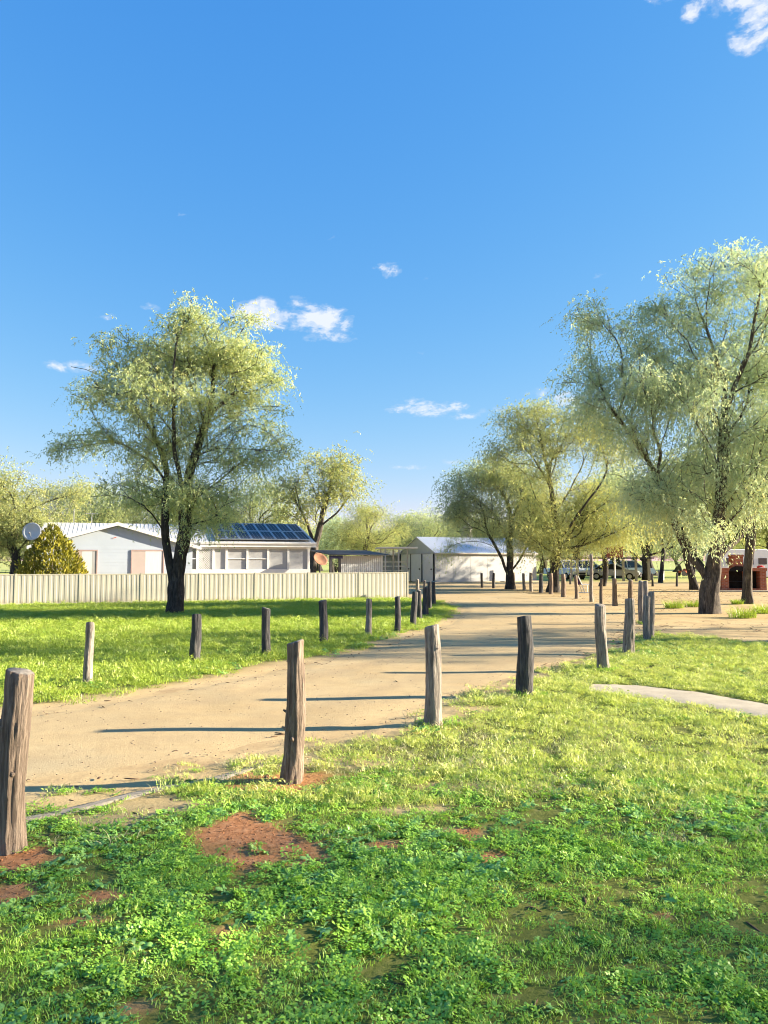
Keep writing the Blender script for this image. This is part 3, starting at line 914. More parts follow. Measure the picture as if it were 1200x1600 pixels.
for k in range(len(cols) - 1):
    a, b = cols[k] + 0.05, cols[k + 1] - 0.05
    if k == 1:      # lattice panel
        la = MB(); st_ = 0.11; hh = z_top - zs0; wd = b - a
        n_ = int((wd + hh) / st_)
        for d_ in (1, -1):
            for i in range(n_ + 1):
                c_ = i * st_
                x0_, z0_ = (c_, 0) if c_ <= wd else (wd, c_ - wd)
                x1_, z1_ = (c_ - hh, hh) if c_ >= hh else (0, c_)
                if d_ < 0: x0_, x1_ = wd - x0_, wd - x1_
                v0 = Vector((a + x0_, 0, zs0 + z0_)); v1 = Vector((a + x1_, 0, zs0 + z1_))
                if (v1 - v0).length < 0.02: continue
                yy = TS + (0.02 if d_ > 0 else 0.032)
                dd = (v1 - v0).normalized(); nn = Vector((-dd.z, 0, dd.x)) * 0.016
                la.raw([(v0.x - nn.x, yy, v0.z - nn.z), (v0.x + nn.x, yy, v0.z + nn.z), (v1.x + nn.x, yy, v1.z + nn.z), (v1.x - nn.x, yy, v1.z - nn.z)], [(0, 1, 2, 3)])
        la.build('lattice', M['white'], house)
        bk = MB(); bk.box(a, b, TS + 0.2, TS + 0.21, zs0, z_top); bk.build('lattice_backing', M['screen'], house)
    else:
        pn = MB(); pn.box(a - .04, b + .04, TS + 0.055, TS + 0.065, zs0 + .002, z_top - .002)
        pn.build('screen', M['screen_dark'] if k == 0 else M['screen'], house)
        if k in (0, 3, 4):
            mr = MB(); zm = zs0 + (z_top - zs0) * 0.52; mr.box(a, b, TS + 0.01, TS + 0.05, zm - 0.02, zm + 0.02); mr.build('glazing_bar', M['white'], house)
ew = MB(); ew.box(s_end - .08, s_end - .002, TS + .081, TB, 0, z_ev - .004); ew.build('end_wall', M['white'], house)
# solar panels, two rows on the front slope
nrm = Vector((0, -rs_, 1)).normalized()
sp0, _ = hsz(336, 849, TS); sp1 = s_end + 0.05
npan = 8; pw = (sp1 - sp0) / npan; plen = math.hypot(TR - es, z_ridge - z_ev)
for r_ in range(2):
    for k in range(npan):
        f0 = 0.04 + r_ * 0.475; f1 = f0 + 0.46
        def on(s_, f, off):
            return (s_, es + (TR - es) * f - rs_ * off * .7, z_ev + 0.07 + (z_ridge - z_ev) * f + off)
        x0_ = sp0 + k * pw + 0.012; x1_ = sp0 + (k + 1) * pw - 0.012
        pm = MB()
        A = [on(x0_, f0, .09), on(x1_, f0, .09), on(x1_, f1, .09), on(x0_, f1, .09), on(x0_, f0, .13), on(x1_, f0, .13), on(x1_, f1, .13), on(x0_, f1, .13)]
        pm.raw(A, [(0, 3, 2, 1), (0, 1, 5, 4), (1, 2, 6, 5), (2, 3, 7, 6), (3, 0, 4, 7)], 0)
        ix, iy = 0.045, 0.02
        I = [on(x0_ + ix, f0 + iy, .13), on(x1_ - ix, f0 + iy, .13), on(x1_ - ix, f1 - iy, .13), on(x0_ + ix, f1 - iy, .13)]
        pm.raw(A[4:] + I, [(0, 1, 5, 4), (1, 2, 6, 5), (2, 3, 7, 6), (3, 0, 4, 7)], 0)
        pm.raw(I, [(0, 1, 2, 3)], 1)
        # busbar lines between the cells
        for q in (0.34, 0.66):
            xx = x0_ + (x1_ - x0_) * q
            pm.raw([on(xx - .006, f0 + iy, .132), on(xx + .006, f0 + iy, .132), on(xx + .006, f1 - iy, .132), on(xx - .006, f1 - iy, .132)], [(0, 1, 2, 3)], 0)
        pm.build('solar_panel', [M['alu'], M['solar']], roof)

# roof antennas and satellite dish
def mast(px, py0, py1, t, label, arms):
    s_, z0 = hsz(px, py1, t); _, z1 = hsz(px, py0, t)
    p = F0 + FD * s_ + FN * t
    o = thing('roof_antenna', label, 'antenna', (p[0], p[1], z0 - .15), ang_f, 'antennas on the house roof')
    m = MB(); m.tube([(0, 0, 0), (0, 0, z1 - z0 + .15)], 0.022, 8); m.build('mast', M['alu'], o)
    if arms:
        m = MB(); h = z1 - z0 + .1
        m.tube([(-.3, 0, h), (.3, 0, h)], 0.014, 6)
        for k in range(5): m.tube([(-.28 + .14 * k, -.2, h), (-.28 + .14 * k, .2, h)], 0.008, 5)
        m.build('aerial', M['alu'], o)
    else:
        m = MB(); m.tube([(0, 0, .12), (.18, 0, 0.0)], 0.012, 6); m.build('stay', M['alu'], o)


mast(115, 795, 823, TR, 'plain thin antenna mast on the left end of the house roof', False)
mast(143, 801, 823, TR, 'antenna mast with a small aerial head, right one of two on the roof', True)


def dish_mesh(R, depth, n=28, k=5):
    V = [(0, 0, 0)]; F = []
    for i in range(1, k + 1):
        for j in range(n):
            t = 2 * math.pi * j / n; r = R * i / k
            V.append((r * math.cos(t), r * math.sin(t), depth * (i / k) ** 2))
    for j in range(n): F.append((0, 1 + j, 1 + (j + 1) % n))
    for i in range(k - 1):
        for j in range(n):
            a = 1 + i * n + j; b = 1 + i * n + (j + 1) % n
            F.append((a, a + n, b + n, b))
    nv = len(V)
    V += [(x, y, z - 0.015) for x, y, z in V]
    F += [tuple(nv + q for q in reversed(f)) for f in F]
    for j in range(n):
        a = 1 + (k - 1) * n + j; b = 1 + (k - 1) * n + (j + 1) % n
        F.append((a, nv + a, nv + b, b))
    return V, F


c = at(50.5, 831, 33.0)
dsh = thing('satellite_dish', 'round grey satellite dish above the golden conifer', 'satellite dish', (c[0], c[1] + .25, 0))
m = MB(); m.raw(*dish_mesh(0.39, 0.09)); d_ = m.build('reflector', M['dish_grey'], dsh, True)
d_.location = (0, -0.25, c[2]); d_.rotation_euler = (math.radians(80), 0, math.radians(4))
m = MB(); m.tube([(0, 0, 0), (0, 0, c[2] - .1), (0, -.12, c[2])], 0.03, 8); m.build('pole', M['alu'], dsh)
m = MB(); m.tube([(0, -.28, c[2] - .33), (0.05, -.62, c[2] - .05)], 0.014, 6); m.tube([(0.05, -.60, c[2] - .08), (0.05, -.68, c[2] - .02)], 0.035, 8); m.build('feed_arm', M['alu'], dsh)

c = at(499.5, 875.5, 39.2)
dsh = thing('rusty_dish', 'rust-orange oval dish between the sunroom and the tin lean-to', 'dish', (c[0], c[1], 0))
m = MB(); m.raw(*dish_mesh(0.40, 0.12)); d_ = m.build('reflector', M['rust'], dsh, True)
d_.location = (0, 0, c[2]); d_.rotation_euler = (math.radians(52), 0, math.radians(38))
m = MB(); m.tube([(0, .1, 0), (0, .1, c[2] - .02)], 0.04, 8); m.build('pole', M['dark_steel'], dsh)

# ------------------------------------------------------------------ tin lean-to behind the fence
D_ = 41.0
a = at(529, 897, D_); b = at(597, 897, D_ + 1.2); zt = at(540, 867, D_)[2]
rz = math.atan2(b[1] - a[1], b[0] - a[0]); Ln = math.hypot(b[0] - a[0], b[1] - a[1])
lt = thing('tin_shed', 'corrugated tin lean-to with dark roof edge behind the fence', 'shed', (a[0], a[1], 0), rz)
m = MB(); m.raw(*rib_sheet(0, Ln, 0, 0, zt - .06, 0.12, 0.02)); m.build('tin_wall', M['galv'], lt)
m = MB(); m.prism([(-.6, zt - .02), (2.4, zt + .25), (2.4, zt + .29), (-.6, zt + .02)], 'x', -.75, Ln + .2); m.build('roof', M['dark_steel'], lt)
m = MB(); m.box(Ln, Ln + .05, .021, 2.2, 0, zt - .05); m.build('side_wall', M['galv'], lt)
for x_ in (-.62, -.1):
    m = MB(); m.box(x_ - .06, x_ + .06, -.42, -.3, 0, zt - .03); m.build('support_post', M['dark_steel'], lt)
m = MB(); m.box(-.66, 0.05, -.44, -.40, zt - .2, zt - .03); m.build('beam', M['navy'], lt)

# open carport between lean-to and shed
D_ = 58.0
c0 = at(599, 905, D_); zt = at(620, 857, D_)[2]
cp = thing('open_carport', 'open pale-roofed carport between the tin lean-to and the big shed', 'carport', (c0[0], c0[1], 0), 0.1)
m = MB(); m.box(-.3, 2.6, -.3, 4.0, zt, zt + .12); m.build('roof', M['roof_white'], cp)
for x_, y_ in ((0.15, 0), (1.15, 0), (0.15, 3.6), (1.15, 3.6), (2.3, 3.6)):
    m = MB(); m.box(x_ - .05, x_ + .05, y_ - .05, y_ + .05, 0, zt - .002); m.build('support_post', M['alu'], cp)
for z_ in (.9, 1.25, 1.6):
    m = MB(); m.box(0.2, 2.25, 3.7, 3.74, z_, z_ + .1); m.build('rail', M['white'], cp)
D_ = 66.0
c0 = at(578, 868, D_); zt = at(600, 861, D_)[2]; zw = at(600, 868, D_)[2]
fr = thing('low_outbuilding', 'low outbuilding with lilac-white roof seen over the lean-to', 'outbuilding', (c0[0], c0[1], 0), 0.12)
m = MB(); m.prism([(-.3, zw), (0.9, zt + .1), (3.0, zt + .1), (3.0, zw)], 'y', 0, 4.0); m.build('roof', M['roof_white'], fr)
m = MB(); m.box(0.0, 2.9, 0.3, 3.8, 0, zw - .003); m.build('wall', M['screen'], fr)

# ------------------------------------------------------------------ big shed at the end of the drive
A = gp(681, 910.5)
B = gp(848, 908.0)
ld = B - A; ld /= np.linalg.norm(ld)
rz = math.atan2(ld[1], ld[0]); SL = 9.9; SWD = 5.9
shed = thing('machinery_shed', 'long pale steel shed with gable doors at the end of the drive', 'shed', tuple(A), rz)
ze = at(681, 864, A[1])[2]; zr = ze + 1.32
m = MB(); m.box(0.002, SL, 0, 0.08, 0, ze); m.build('long_wall', M['shed_wall'], shed)
m = MB(); m.prism([(0, 0), (SWD, 0), (SWD, ze), (SWD / 2, zr - .03), (0, ze)], 'x', 0.0, -0.06); m.build('gable_wall', M['shed_wall'], shed)
m = MB(); m.prism([(0, 0), (SWD, 0), (SWD, ze), (SWD / 2, zr - .03), (0, ze)], 'x', SL, SL + .06); m.build('rear_gable', M['shed_wall'], shed)
m = MB(); m.box(0.002, SL, SWD - .08, SWD, 0, ze); m.build('back_wall', M['shed_wall'], shed)
rf = MB(); ov = 0.12
rf.prism([(-ov, ze - .03), (SWD / 2, zr), (SWD + ov, ze - .03), (SWD + ov, ze + .02), (SWD / 2, zr + .05), (-ov, ze + .02)], 'x', -0.12, SL + .12)
roof = rf.build('roof', M['shed_roof'], shed)
rr = MB(); xk = 0
while xk < SL:
    rr.raw([(xk, -ov, ze + .022), (xk + .04, -ov, ze + .022), (xk + .04, SWD / 2, zr + .052), (xk, SWD / 2, zr + .052), (xk + .02, -ov, ze + .05), (xk + .02, SWD / 2, zr + .08)],
           [(0, 4, 5, 3), (1, 2, 5, 4)])
    xk += 0.25
rr.build('roof_ribs', M['shed_roof'], roof)
m = MB(); m.box(-.11, SL + .11, -ov - .1, -ov - .003, ze - .09, ze + .01); m.build('gutter', M['tank'], shed)
nd = 3; dw = (SWD - .3) / nd
for k in range(nd):
    m = MB(); m.box(-.10 - .03 * (k % 2), -.062 - .03 * (k % 2), .15 + k * dw + .05, .15 + (k + 1) * dw - .05, 0.03, ze - .08)
    d_ = m.build('sliding_door', M['white'], shed)
    m = MB(); m.box(-.15 - .03 * (k % 2), -.105 - .03 * (k % 2), .15 + k * dw + .3, .15 + k * dw + .42, 1.0, 1.12); m.build('handle', M['dark_steel'], d_)
for k in range(nd + 1):
    m = MB(); y_ = .15 + k * dw; m.box(-.16, -.062, y_ - .045, y_ + .045, 0, ze - .05); m.build('door_jamb', M['dark_steel'], shed)
m = MB(); m.box(-.16, -.062, .1, SWD - .1, ze - .049, ze + .04); m.build('door_track', M['shed_wall'], shed)
m = MB(); m.box(-.3, SL + .2, -.35, -0.003, -.02, 0.06); m.build('footing', M['concrete'], shed)
# wall sheet joints
for k in range(1, 6):
    m = MB(); xx = SL * k / 6; m.box(xx - .012, xx + .012, -.006, -.001, .07, ze - .1); m.build('cover_strip', M['shed_wall'], shed)

tk = at(729, 839, 78.0); tt = at(729, 822, 78.0)
tank = thing('raised_tank', 'pale squat tank on a stand above the big shed roof', 'tank', (tk[0], 78.0, 0))
m = MB(); m.tube([(0, 0, tk[2] - .3), (0, 0, tt[2] - .1), (0, 0, tt[2])], [0.6, 0.6, 0.45], 20); m.build('tank_body', M['tank'], tank, False)
for sx in (-1, 1):
    for sy in (-1, 1):
        m = MB(); m.tube([(.45 * sx, .45 * sy, 0), (.42 * sx, .42 * sy, tk[2] - .3)], .05, 6); m.build('leg', M['dark_steel'], tank)


# ------------------------------------------------------------------ trees
def ring_tube(chain, rad, rng, sides):
    """tube along a smooth chain, bark lumps on thick wood"""
    P = np.array(chain); R = np.array(rad); n = len(P)
    T = np.zeros_like(P); T[1:-1] = P[2:] - P[:-2]; T[0] = P[1] - P[0]; T[-1] = P[-1] - P[-2]
    T /= np.linalg.norm(T, axis=1)[:, None] + 1e-9
    a = np.cross(T[0], (0.3, 1, 0.1)); a /= np.linalg.norm(a)
    ang = np.linspace(0, 2 * np.pi, sides, endpoint=False)
    ph = rng.rand() * 50
    V = []
    for i in range(n):
        a = a - T[i] * (a @ T[i]); a /= np.linalg.norm(a) + 1e-9
        b = np.cross(T[i], a)
        r = np.full(sides, R[i])
        if R[i] > 0.05:
            r = r * (1 + 0.22 * (vnoise(np.cos(ang) * 2.2 + ph, np.sin(ang) * 2.2 + ph, np.full(sides, P[i, 2] * 0.9), 7) - .5)
                     + (0.40 if R[i] > .15 else .22) * (vnoise(np.cos(ang) * 6 + ph, np.sin(ang) * 6 + ph, np.full(sides, P[i, 2] * 1.3), 9) - .5))
        V.append(P[i] + np.outer(np.cos(ang) * r, a) + np.outer(np.sin(ang) * r, b))
    V = np.concatenate(V); idx = np.arange(n * sides).reshape(n, sides)
    F = np.concatenate([np.stack([idx[i], np.roll(idx[i], -1), np.roll(idx[i + 1], -1), idx[i + 1]], 1) for i in range(n - 1)])
    return V, F


def smooth_chain(P, R, step):
    P = np.array(P); R = np.array(R)
    if len(P) < 3: return P, R
    Q = P.copy(); Q[1:-1] = 0.25 * P[:-2] + 0.5 * P[1:-1] + 0.25 * P[2:]
    d = np.concatenate([[0], np.cumsum(np.linalg.norm(np.diff(Q, axis=0), axis=1))])
    m = max(3, int(d[-1] / step) + 1)
    t = np.linspace(0, d[-1], m)
    return np.stack([np.interp(t, d, Q[:, k]) for k in range(3)], 1), np.interp(t, d, R)


def grow_tree(seed, stems, lobes, n_tips, trunk_r, leaf=(0.10, 0.024), per_tip=90, droop=0.8, twig=(0.3, 0.75), spread=0.3, alpha=0.42, expo=0.60, flare=0.5, step=0.34,
              clump=11, sig=0.19):
    """returns (trunk verts, faces), (leaf verts, quads, tint) in world-relative coordinates
    stems: polylines; lobes: (centre, radii, weight)"""
    rng = np.random.RandomState(seed)
    pos = []; par = []; path = []
    for si, pl in enumerate(stems):
        pl = np.array(pl, float)
        if si == 0:
            prev = -1
        else:
            dd = np.linalg.norm(np.array(pos) - pl[0], axis=1); prev = int(dd.argmin())
        d = np.concatenate([[0], np.cumsum(np.linalg.norm(np.diff(pl, axis=0), axis=1))])
        n = max(2, int(d[-1] / step) + 1)
        for k, t in enumerate(np.linspace(0, d[-1], n)):
            p = np.array([np.interp(t, d, pl[:, j]) for j in range(3)])
            if si > 0 and k == 0: continue
            if k > 0: p = p + rng.normal(0, 0.035, 3) * (0.4 if si == 0 and k < 3 else 1)
            pos.append(p); par.append(prev)
            path.append(0 if prev < 0 else path[prev] + np.linalg.norm(p - pos[prev]))
            prev = len(pos) - 1
    wts = np.array([l[2] * (l[1][0] * l[1][1] * l[1][2]) ** 0.8 for l in lobes]); wts /= wts.sum()
    tips = []
    for l, wv in zip(lobes, wts):
        m = max(3, int(round(wv * n_tips)))
        q = max(2, m // clump)            # sprays: tips gather in clumps with gaps between them
        d = rng.normal(size=(q, 3)); d /= np.linalg.norm(d, axis=1)[:, None]
        r = rng.rand(q) ** 0.36
        cc = np.array(l[0]) + d * r[:, None] * np.array(l[1]) * (1 + 0.16 * rng.normal(size=(q, 1)))
        tips.append(cc[rng.randint(0, q, m)] + rng.normal(size=(m, 3)) * np.array(l[1]) * sig)
    tips = np.concatenate(tips)
    A = np.array(pos)
    dmin = np.array([np.linalg.norm(A - t, axis=1).min() for t in tips])
    order = np.argsort(dmin + rng.rand(len(tips)) * 0.6)
    cap = len(pos) + len(tips) * 24
    PA = np.zeros((cap, 3)); PA[:len(pos)] = A; PL = np.zeros(cap); PL[:len(pos)] = path; N = len(pos)
    par = list(par) + [0] * (cap - len(par))
    tipnode = []
    zlow = pos[0][2] + 0.55 * min(2.0, np.ptp(A[:, 2]))
    for ti in order:
        t = tips[ti]
        d = np.linalg.norm(PA[:N] - t, axis=1)
        cost = d + alpha * PL[:N] + 0.5 * np.maximum(0, PA[:N, 2] - t[2]) + 3.0 * (PA[:N, 2] < zlow)
        j = int(cost.argmin()); s0 = PA[j].copy(); L = d[j]
        if L < 0.08:
            tipnode.append(j); continue
        k = min(20, max(1, int(round(L / step))))
        pd = s0 - PA[par[j]] if par[j] >= 0 else np.array((0, 0, 1.0))
        pd = pd / (np.linalg.norm(pd) + 1e-9)
        ctrl = s0 + (pd * 0.35 + np.array((0, 0, 0.22))) * L * 0.55 + (t - s0) * 0.3
        prev = j
        for q in range(1, k + 1):
            f = q / k
            p = (1 - f) ** 2 * s0 + 2 * f * (1 - f) * ctrl + f * f * t
            if q < k: p = p + rng.normal(0, 0.03 + 0.015 * L, 3) * min(1, L)
            PA[N] = p; par[N] = prev; PL[N] = PL[prev] + np.linalg.norm(p - PA[prev]); prev = N; N += 1
        tipnode.append(prev)
    PA = PA[:N]; par = np.array(par[:N])
    cnt = np.zeros(N); kids = [[] for _ in range(N)]
    for tn in tipnode: cnt[tn] += 1
    for i in range(N - 1, 0, -1):
        if cnt[i] == 0: cnt[i] = 0.6
        if par[i] >= 0: cnt[par[i]] += cnt[i]; kids[par[i]].append(i)
    rad = np.maximum(trunk_r * (cnt / cnt[0]) ** expo, 0.0095)
    h = PA[:, 2] - PA[0, 2]
    rad = rad * (1 + flare * np.exp(-h / max(0.25, trunk_r * 1.2)))
    # chains
    TV = []; TF = []; off = 0
    stack = [(0, None)]
    while stack:
        i, p_ = stack.pop()
        ch = [i] if p_ is None else [p_, i]
        rr_ = [rad[i]] if p_ is None else [min(rad[p_], rad[i] * 1.25), rad[i]]
        cur = i
        while kids[cur]:
            ks = sorted(kids[cur], key=lambda q: -cnt[q])
            for q in ks[1:]: stack.append((q, cur))
            cur = ks[0]; ch.append(cur); rr_.append(rad[cur])
        if len(ch) < 2: continue
        R0 = max(rr_)
        sides = 30 if R0 > 0.18 else (10 if R0 > 0.07 else (6 if R0 > 0.025 else 4))
        Pc, Rc = smooth_chain(PA[ch], rr_, 0.14 if R0 > 0.15 else (0.22 if R0 > 0.05 else 0.4))
        if p_ is None: Pc[0, 2] -= 0.15
        V, F = ring_tube(Pc, Rc, rng, sides)
        TV.append(V); TF.append(F + off); off += len(V)
    TV = np.concatenate(TV); TF = np.concatenate(TF)
    # leaves on drooping twigs round every tip
    tp = PA[tipnode]; pp = PA[np.maximum(par[tipnode], 0)]
    cen = tp.mean(0)
    nt = len(tp); ntw = max(3, per_tip // 12); nl = max(1, per_tip // ntw)
    f = rng.rand(nt, ntw, 1)
    st = tp[:, None] * (0.45 + 0.55 * f) + pp[:, None] * (0.55 - 0.55 * f) + rng.normal(0, spread, (nt, ntw, 3)) * np.array((1, 1, 0.7))
    out = tp - cen; out /= np.linalg.norm(out, axis=1)[:, None] + 1e-9
    dr = rng.normal(size=(nt, ntw, 3)) + out[:, None] * 0.5 + np.array((0, 0, 0.15)); dr /= np.linalg.norm(dr, axis=2)[..., None]
    Lt = rng.uniform(twig[0], twig[1], (nt, ntw, 1)) * (0.7 + 0.6 * rng.rand(nt, 1, 1))
    s = rng.rand(nt, ntw, nl, 1) ** 0.8
    g = droop * rng.uniform(0.5, 1.3, (nt, ntw, 1, 1))
    p = st[:, :, None] + dr[:, :, None] * s * Lt[:, :, None] + np.array((0, 0, -1.0)) * s * s * Lt[:, :, None] * g
    tan = dr[:, :, None] * np.ones_like(s) + np.array((0, 0, -2.0)) * s * g
    ld_ = tan * 0.55 + rng.normal(size=p.shape) * 0.75 + np.array((0, 0, -0.35 * droop))
    ld_ /= np.linalg.norm(ld_, axis=3)[..., None]
    side = np.cross(ld_, rng.normal(size=p.shape)); side /= np.linalg.norm(side, axis=3)[..., None] + 1e-9
    p = p.reshape(-1, 3); ld_ = ld_.reshape(-1, 3); side = side.reshape(-1, 3); n = len(p)
    Ls = (leaf[0] * rng.uniform(0.6, 1.35, n))[:, None]; Ws = (leaf[1] * rng.uniform(0.7, 1.3, n))[:, None]
    LV = np.stack([p, p + ld_ * Ls * .45 + side * Ws, p + ld_ * Ls, p + ld_ * Ls * .45 - side * Ws], 1).reshape(-1, 3)
    keep = LV.reshape(-1, 4, 3)[:, :, 2].min(1) > PA[0, 2] + 0.3
    LF = np.arange(4 * n).reshape(n, 4)
    tint = np.clip(0.5 + 0.25 * rng.normal(size=(nt, 1, 1)) + 0.16 * rng.normal(size=(nt, ntw, 1)) + 0.15 * rng.normal(size=(nt, ntw, nl)), 0, 1).reshape(-1)
    if not keep.all():
        LV = LV.reshape(-1, 4, 3)[keep].reshape(-1, 3); LF = np.arange(4 * keep.sum()).reshape(-1, 4); tint = tint[keep]
    return (TV, TF), (LV, LF, tint)


def tree_object(name, label, base, data, bark, leafm, group=None, cat='tree'):
    (TV, TF), (LV, LF, tint) = data
    base = np.array(base)
    o = thing(name, label, cat, tuple(base), 0, group)
    link('trunk', fast_mesh('trunk', TV - base, [TF], True, [bark]), o)
    me = fast_mesh('crown', LV - base, [LF], False, [leafm])
    at_ = me.attributes.new('tint', 'FLOAT', 'FACE'); at_.data.foreach_set('value', tint.astype(np.float32))
    link('crown', me, o)
    return o


def px_tree(name, label, D, base_px, stems, lobes, seed, n_tips, trunk_r, bark, leafm, depth=1.0, group=None, **kw):
    """stems/lobes laid out as seen from the road, at depth D; stem points (px, py, dy), lobes (px, py, rx, ry, weight, dy)"""
    k = D / 1200
    b = at(base_px[0], base_px[1], D); b[2] = 0
    S = []
    for pl in stems:
        q = []
        for p in pl:
            w_ = at(p[0], p[1], D); w_[1] += p[2] if len(p) > 2 else 0
            q.append(w_)
        S.append(q)
    S[0][0] = b.copy()
    rng = np.random.RandomState(seed + 500)
    L = []
    for l in lobes:
        c_ = at(l[0], l[1], D); dy = l[5] if len(l) > 5 else rng.uniform(-1, 1) * depth * 1.2
        c_[1] += dy
        L.append((c_, (l[2] * k, max(0.6, 0.5 * (l[2] + l[3]) * k * depth * 1.15), l[3] * k), l[4] if len(l) > 4 else 1.0))
    return tree_object(name, label, b, grow_tree(seed, S, L, n_tips, trunk_r, **kw), bark, leafm, group)


GT = 'broad drooping trees in the yard'
# big tree on the far lawn
px_tree('shade_tree', 'big fork-trunked tree with yellow-green crown on the far lawn before the fence', 25.2, (274, 960),
        [[(275, 960), (275, 938), (274, 915)], [(274, 915), (263, 872), (257, 830), (259, 780), (256, 730, .3), (236, 672, .5), (215, 620, .6)],
         [(274, 915), (284, 865, -.1), (292, 822, -.1), (293, 775, -.2), (303, 730, -.3), (318, 690, -.4), (338, 630, -.4), (335, 560, -.2)],
         [(306, 725, -.3), (350, 690, -.8), (395, 668, -1), (440, 690, -1.2)], [(330, 650, -.4), (370, 610, .2), (405, 585, .6)],
         [(260, 755, .2), (225, 715, 1.0), (180, 690, 1.4), (130, 670, 1.6), (95, 690, 1.6)], [(236, 672, .5), (190, 610, .2), (150, 580, 0), (112, 572, 0)],
         [(290, 775, -.2), (285, 700, -1.2), (290, 620, -1.4), (290, 540, -1.2)], [(289, 822, -.1), (330, 790, .8), (370, 775, 1.2)], [(261, 825), (235, 790, -.8), (205, 770, -1)]],
        [(330, 525, 60, 36, 1.0), (300, 562, 80, 42, 1.0), (232, 560, 55, 42, 1.0), (355, 575, 70, 45, 1.0), (412, 590, 40, 45, .8), (398, 650, 48, 38, .9),
         (270, 620, 85, 45, 1.0), (190, 610, 52, 42, .7), (125, 590, 40, 25, .35), (110, 690, 45, 30, .55), (160, 660, 52, 35, .45), (300, 690, 90, 45, .6),
         (228, 765, 58, 38, 1.0), (330, 770, 58, 40, 1.0), (388, 715, 46, 32, .8), (440, 708, 30, 22, .9), (270, 800, 60, 30, .8), (355, 815, 40, 25, .7), (220, 700, 60, 40, .45), (295, 500, 22, 14, .4), (375, 530, 35, 30, .6)],
        11, 2250, 0.25, M['bark_dark'], M['leaf_olive'], 1.0, GT, per_tip=76, leaf=(0.092, 0.0115), flare=0.15, clump=12, sig=0.185, spread=0.22, droop=0.7, twig=(.22, .6))
# big tree on the right
px_tree('shade_tree', 'largest drooping grey-green tree with a thick ribbed trunk on the right', 25.8, (1108, 958),
        [[(1108, 958), (1108, 925), (1112, 892)], [(1108, 905), (1088, 868, .4), (1070, 815, .8), (1048, 740, 1.2), (1020, 680, 1.5), (985, 600, 1.6), (965, 530, 1.5)],
         [(1112, 892), (1116, 840, -.2), (1118, 770, -.4), (1125, 690, -.2), (1133, 600, 0), (1110, 520, .2), (1085, 450, .2)],
         [(1112, 892), (1132, 862, .2), (1165, 838, .5), (1200, 790, .8), (1230, 700, 1)], [(1128, 660, 0), (1155, 560, -.6), (1175, 470, -.6), (1170, 410, -.4)],
         [(1048, 740, 1.2), (1000, 700, 0), (950, 640, -.4), (910, 590, -.6)], [(1110, 900), (1100, 850, -1.0), (1075, 800, -1.6), (1060, 760, -1.9)], [(1116, 840, -.2), (1150, 770, -1.6), (1180, 700, -2)]],
        [(1100, 440, 75, 36, .9), (1170, 452, 60, 46, .9), (1065, 490, 55, 38, .8), (1030, 540, 38, 40, .55), (1018, 600, 40, 40, .6), (936, 505, 43, 36, .8), (980, 525, 45, 48, .8), (930, 570, 40, 45, .9), (970, 600, 55, 45, 1.0),
         (945, 650, 43, 35, .9), (1000, 664, 48, 48, .85), (1090, 560, 70, 56, .9), (1165, 560, 65, 75, .9), (1062, 640, 62, 52, 1.0), (1130, 680, 80, 60, 1.0), (1195, 690, 45, 70, .9),
         (1050, 740, 70, 50, 1.0), (1120, 770, 70, 50, 1.0), (1185, 745, 46, 38, .9), (1040, 790, 48, 36, 1.0), (1088, 806, 46, 22, .9, -1.2), (1150, 775, 38, 22, .8), (1000, 760, 40, 40, .8),
         (1250, 600, 70, 110, .8), (1240, 500, 60, 66, .8), (1260, 740, 50, 55, .8)],
        12, 2900, 0.31, M['bark'], M['leaf_grey'], 1.0, GT, per_tip=92, leaf=(0.10, 0.0115), flare=0.12, spread=0.22, droop=1.0, twig=(.3, .85), clump=12, sig=0.19)
px_tree('shade_tree', 'tree with a slim straight grey trunk in front of the brick barbecue', 31.5, (1168, 941),
        [[(1168, 941), (1167, 900), (1172, 850), (1175, 800)], [(1175, 800), (1190, 740, .5), (1215, 680, .6)], [(1172, 850), (1150, 810, .6), (1130, 770, 1)], [(1175, 800), (1170, 730, 0), (1160, 660, 0)]],
        [(1185, 748, 48, 32, 1), (1220, 720, 60, 50, 1), (1140, 738, 42, 34, 1), (1180, 690, 60, 50, 1), (1230, 650, 60, 50, 1), (1215, 762, 45, 26, .9), (1260, 750, 60, 50, 1)],
        13, 800, 0.17, M['bark'], M['leaf_grey'], 1.0, GT, per_tip=96, leaf=(0.10, 0.0145), spread=0.3, droop=1.0, expo=0.5)
# the pair of trees before the shed
px_tree('shade_tree', 'tall dark-trunked tree with a golden top standing right of the shed', 43.0, (864, 926),
        [[(864, 926), (867, 890), (869, 850), (866, 800), (860, 750), (848, 700), (840, 665)], [(866, 800), (890, 770, .6), (915, 730, .9), (930, 690, 1)], [(862, 765), (835, 725, -.6), (810, 695, -1)],
         [(869, 860), (905, 852, -.6), (945, 838, -1), (975, 820, -1)], [(864, 915), (852, 880, .6), (850, 830, .9), (838, 790, 1.2)], [(869, 850), (900, 800, -1.0), (925, 765, -1.4)], [(860, 750), (878, 700, 1), (895, 670, 1)]],
        [(800, 665, 36, 30, .9), (850, 652, 48, 28, 1.1), (900, 664, 46, 32, 1.0), (800, 715, 38, 34, .8), (860, 700, 50, 30, .7), (925, 715, 38, 38, .7), (890, 790, 60, 36, .7), (950, 790, 45, 42, 1.0),
         (835, 820, 45, 36, 1.0), (940, 832, 50, 14, .8), (890, 840, 50, 22, .8), (985, 825, 40, 28, .9), (845, 760, 40, 30, .5)],
        14, 1500, 0.27, M['bark_dark'], M['leaf_gold'], 1.0, GT, per_tip=96, leaf=(0.095, 0.0145), spread=0.4, droop=0.85, twig=(.4, .9))
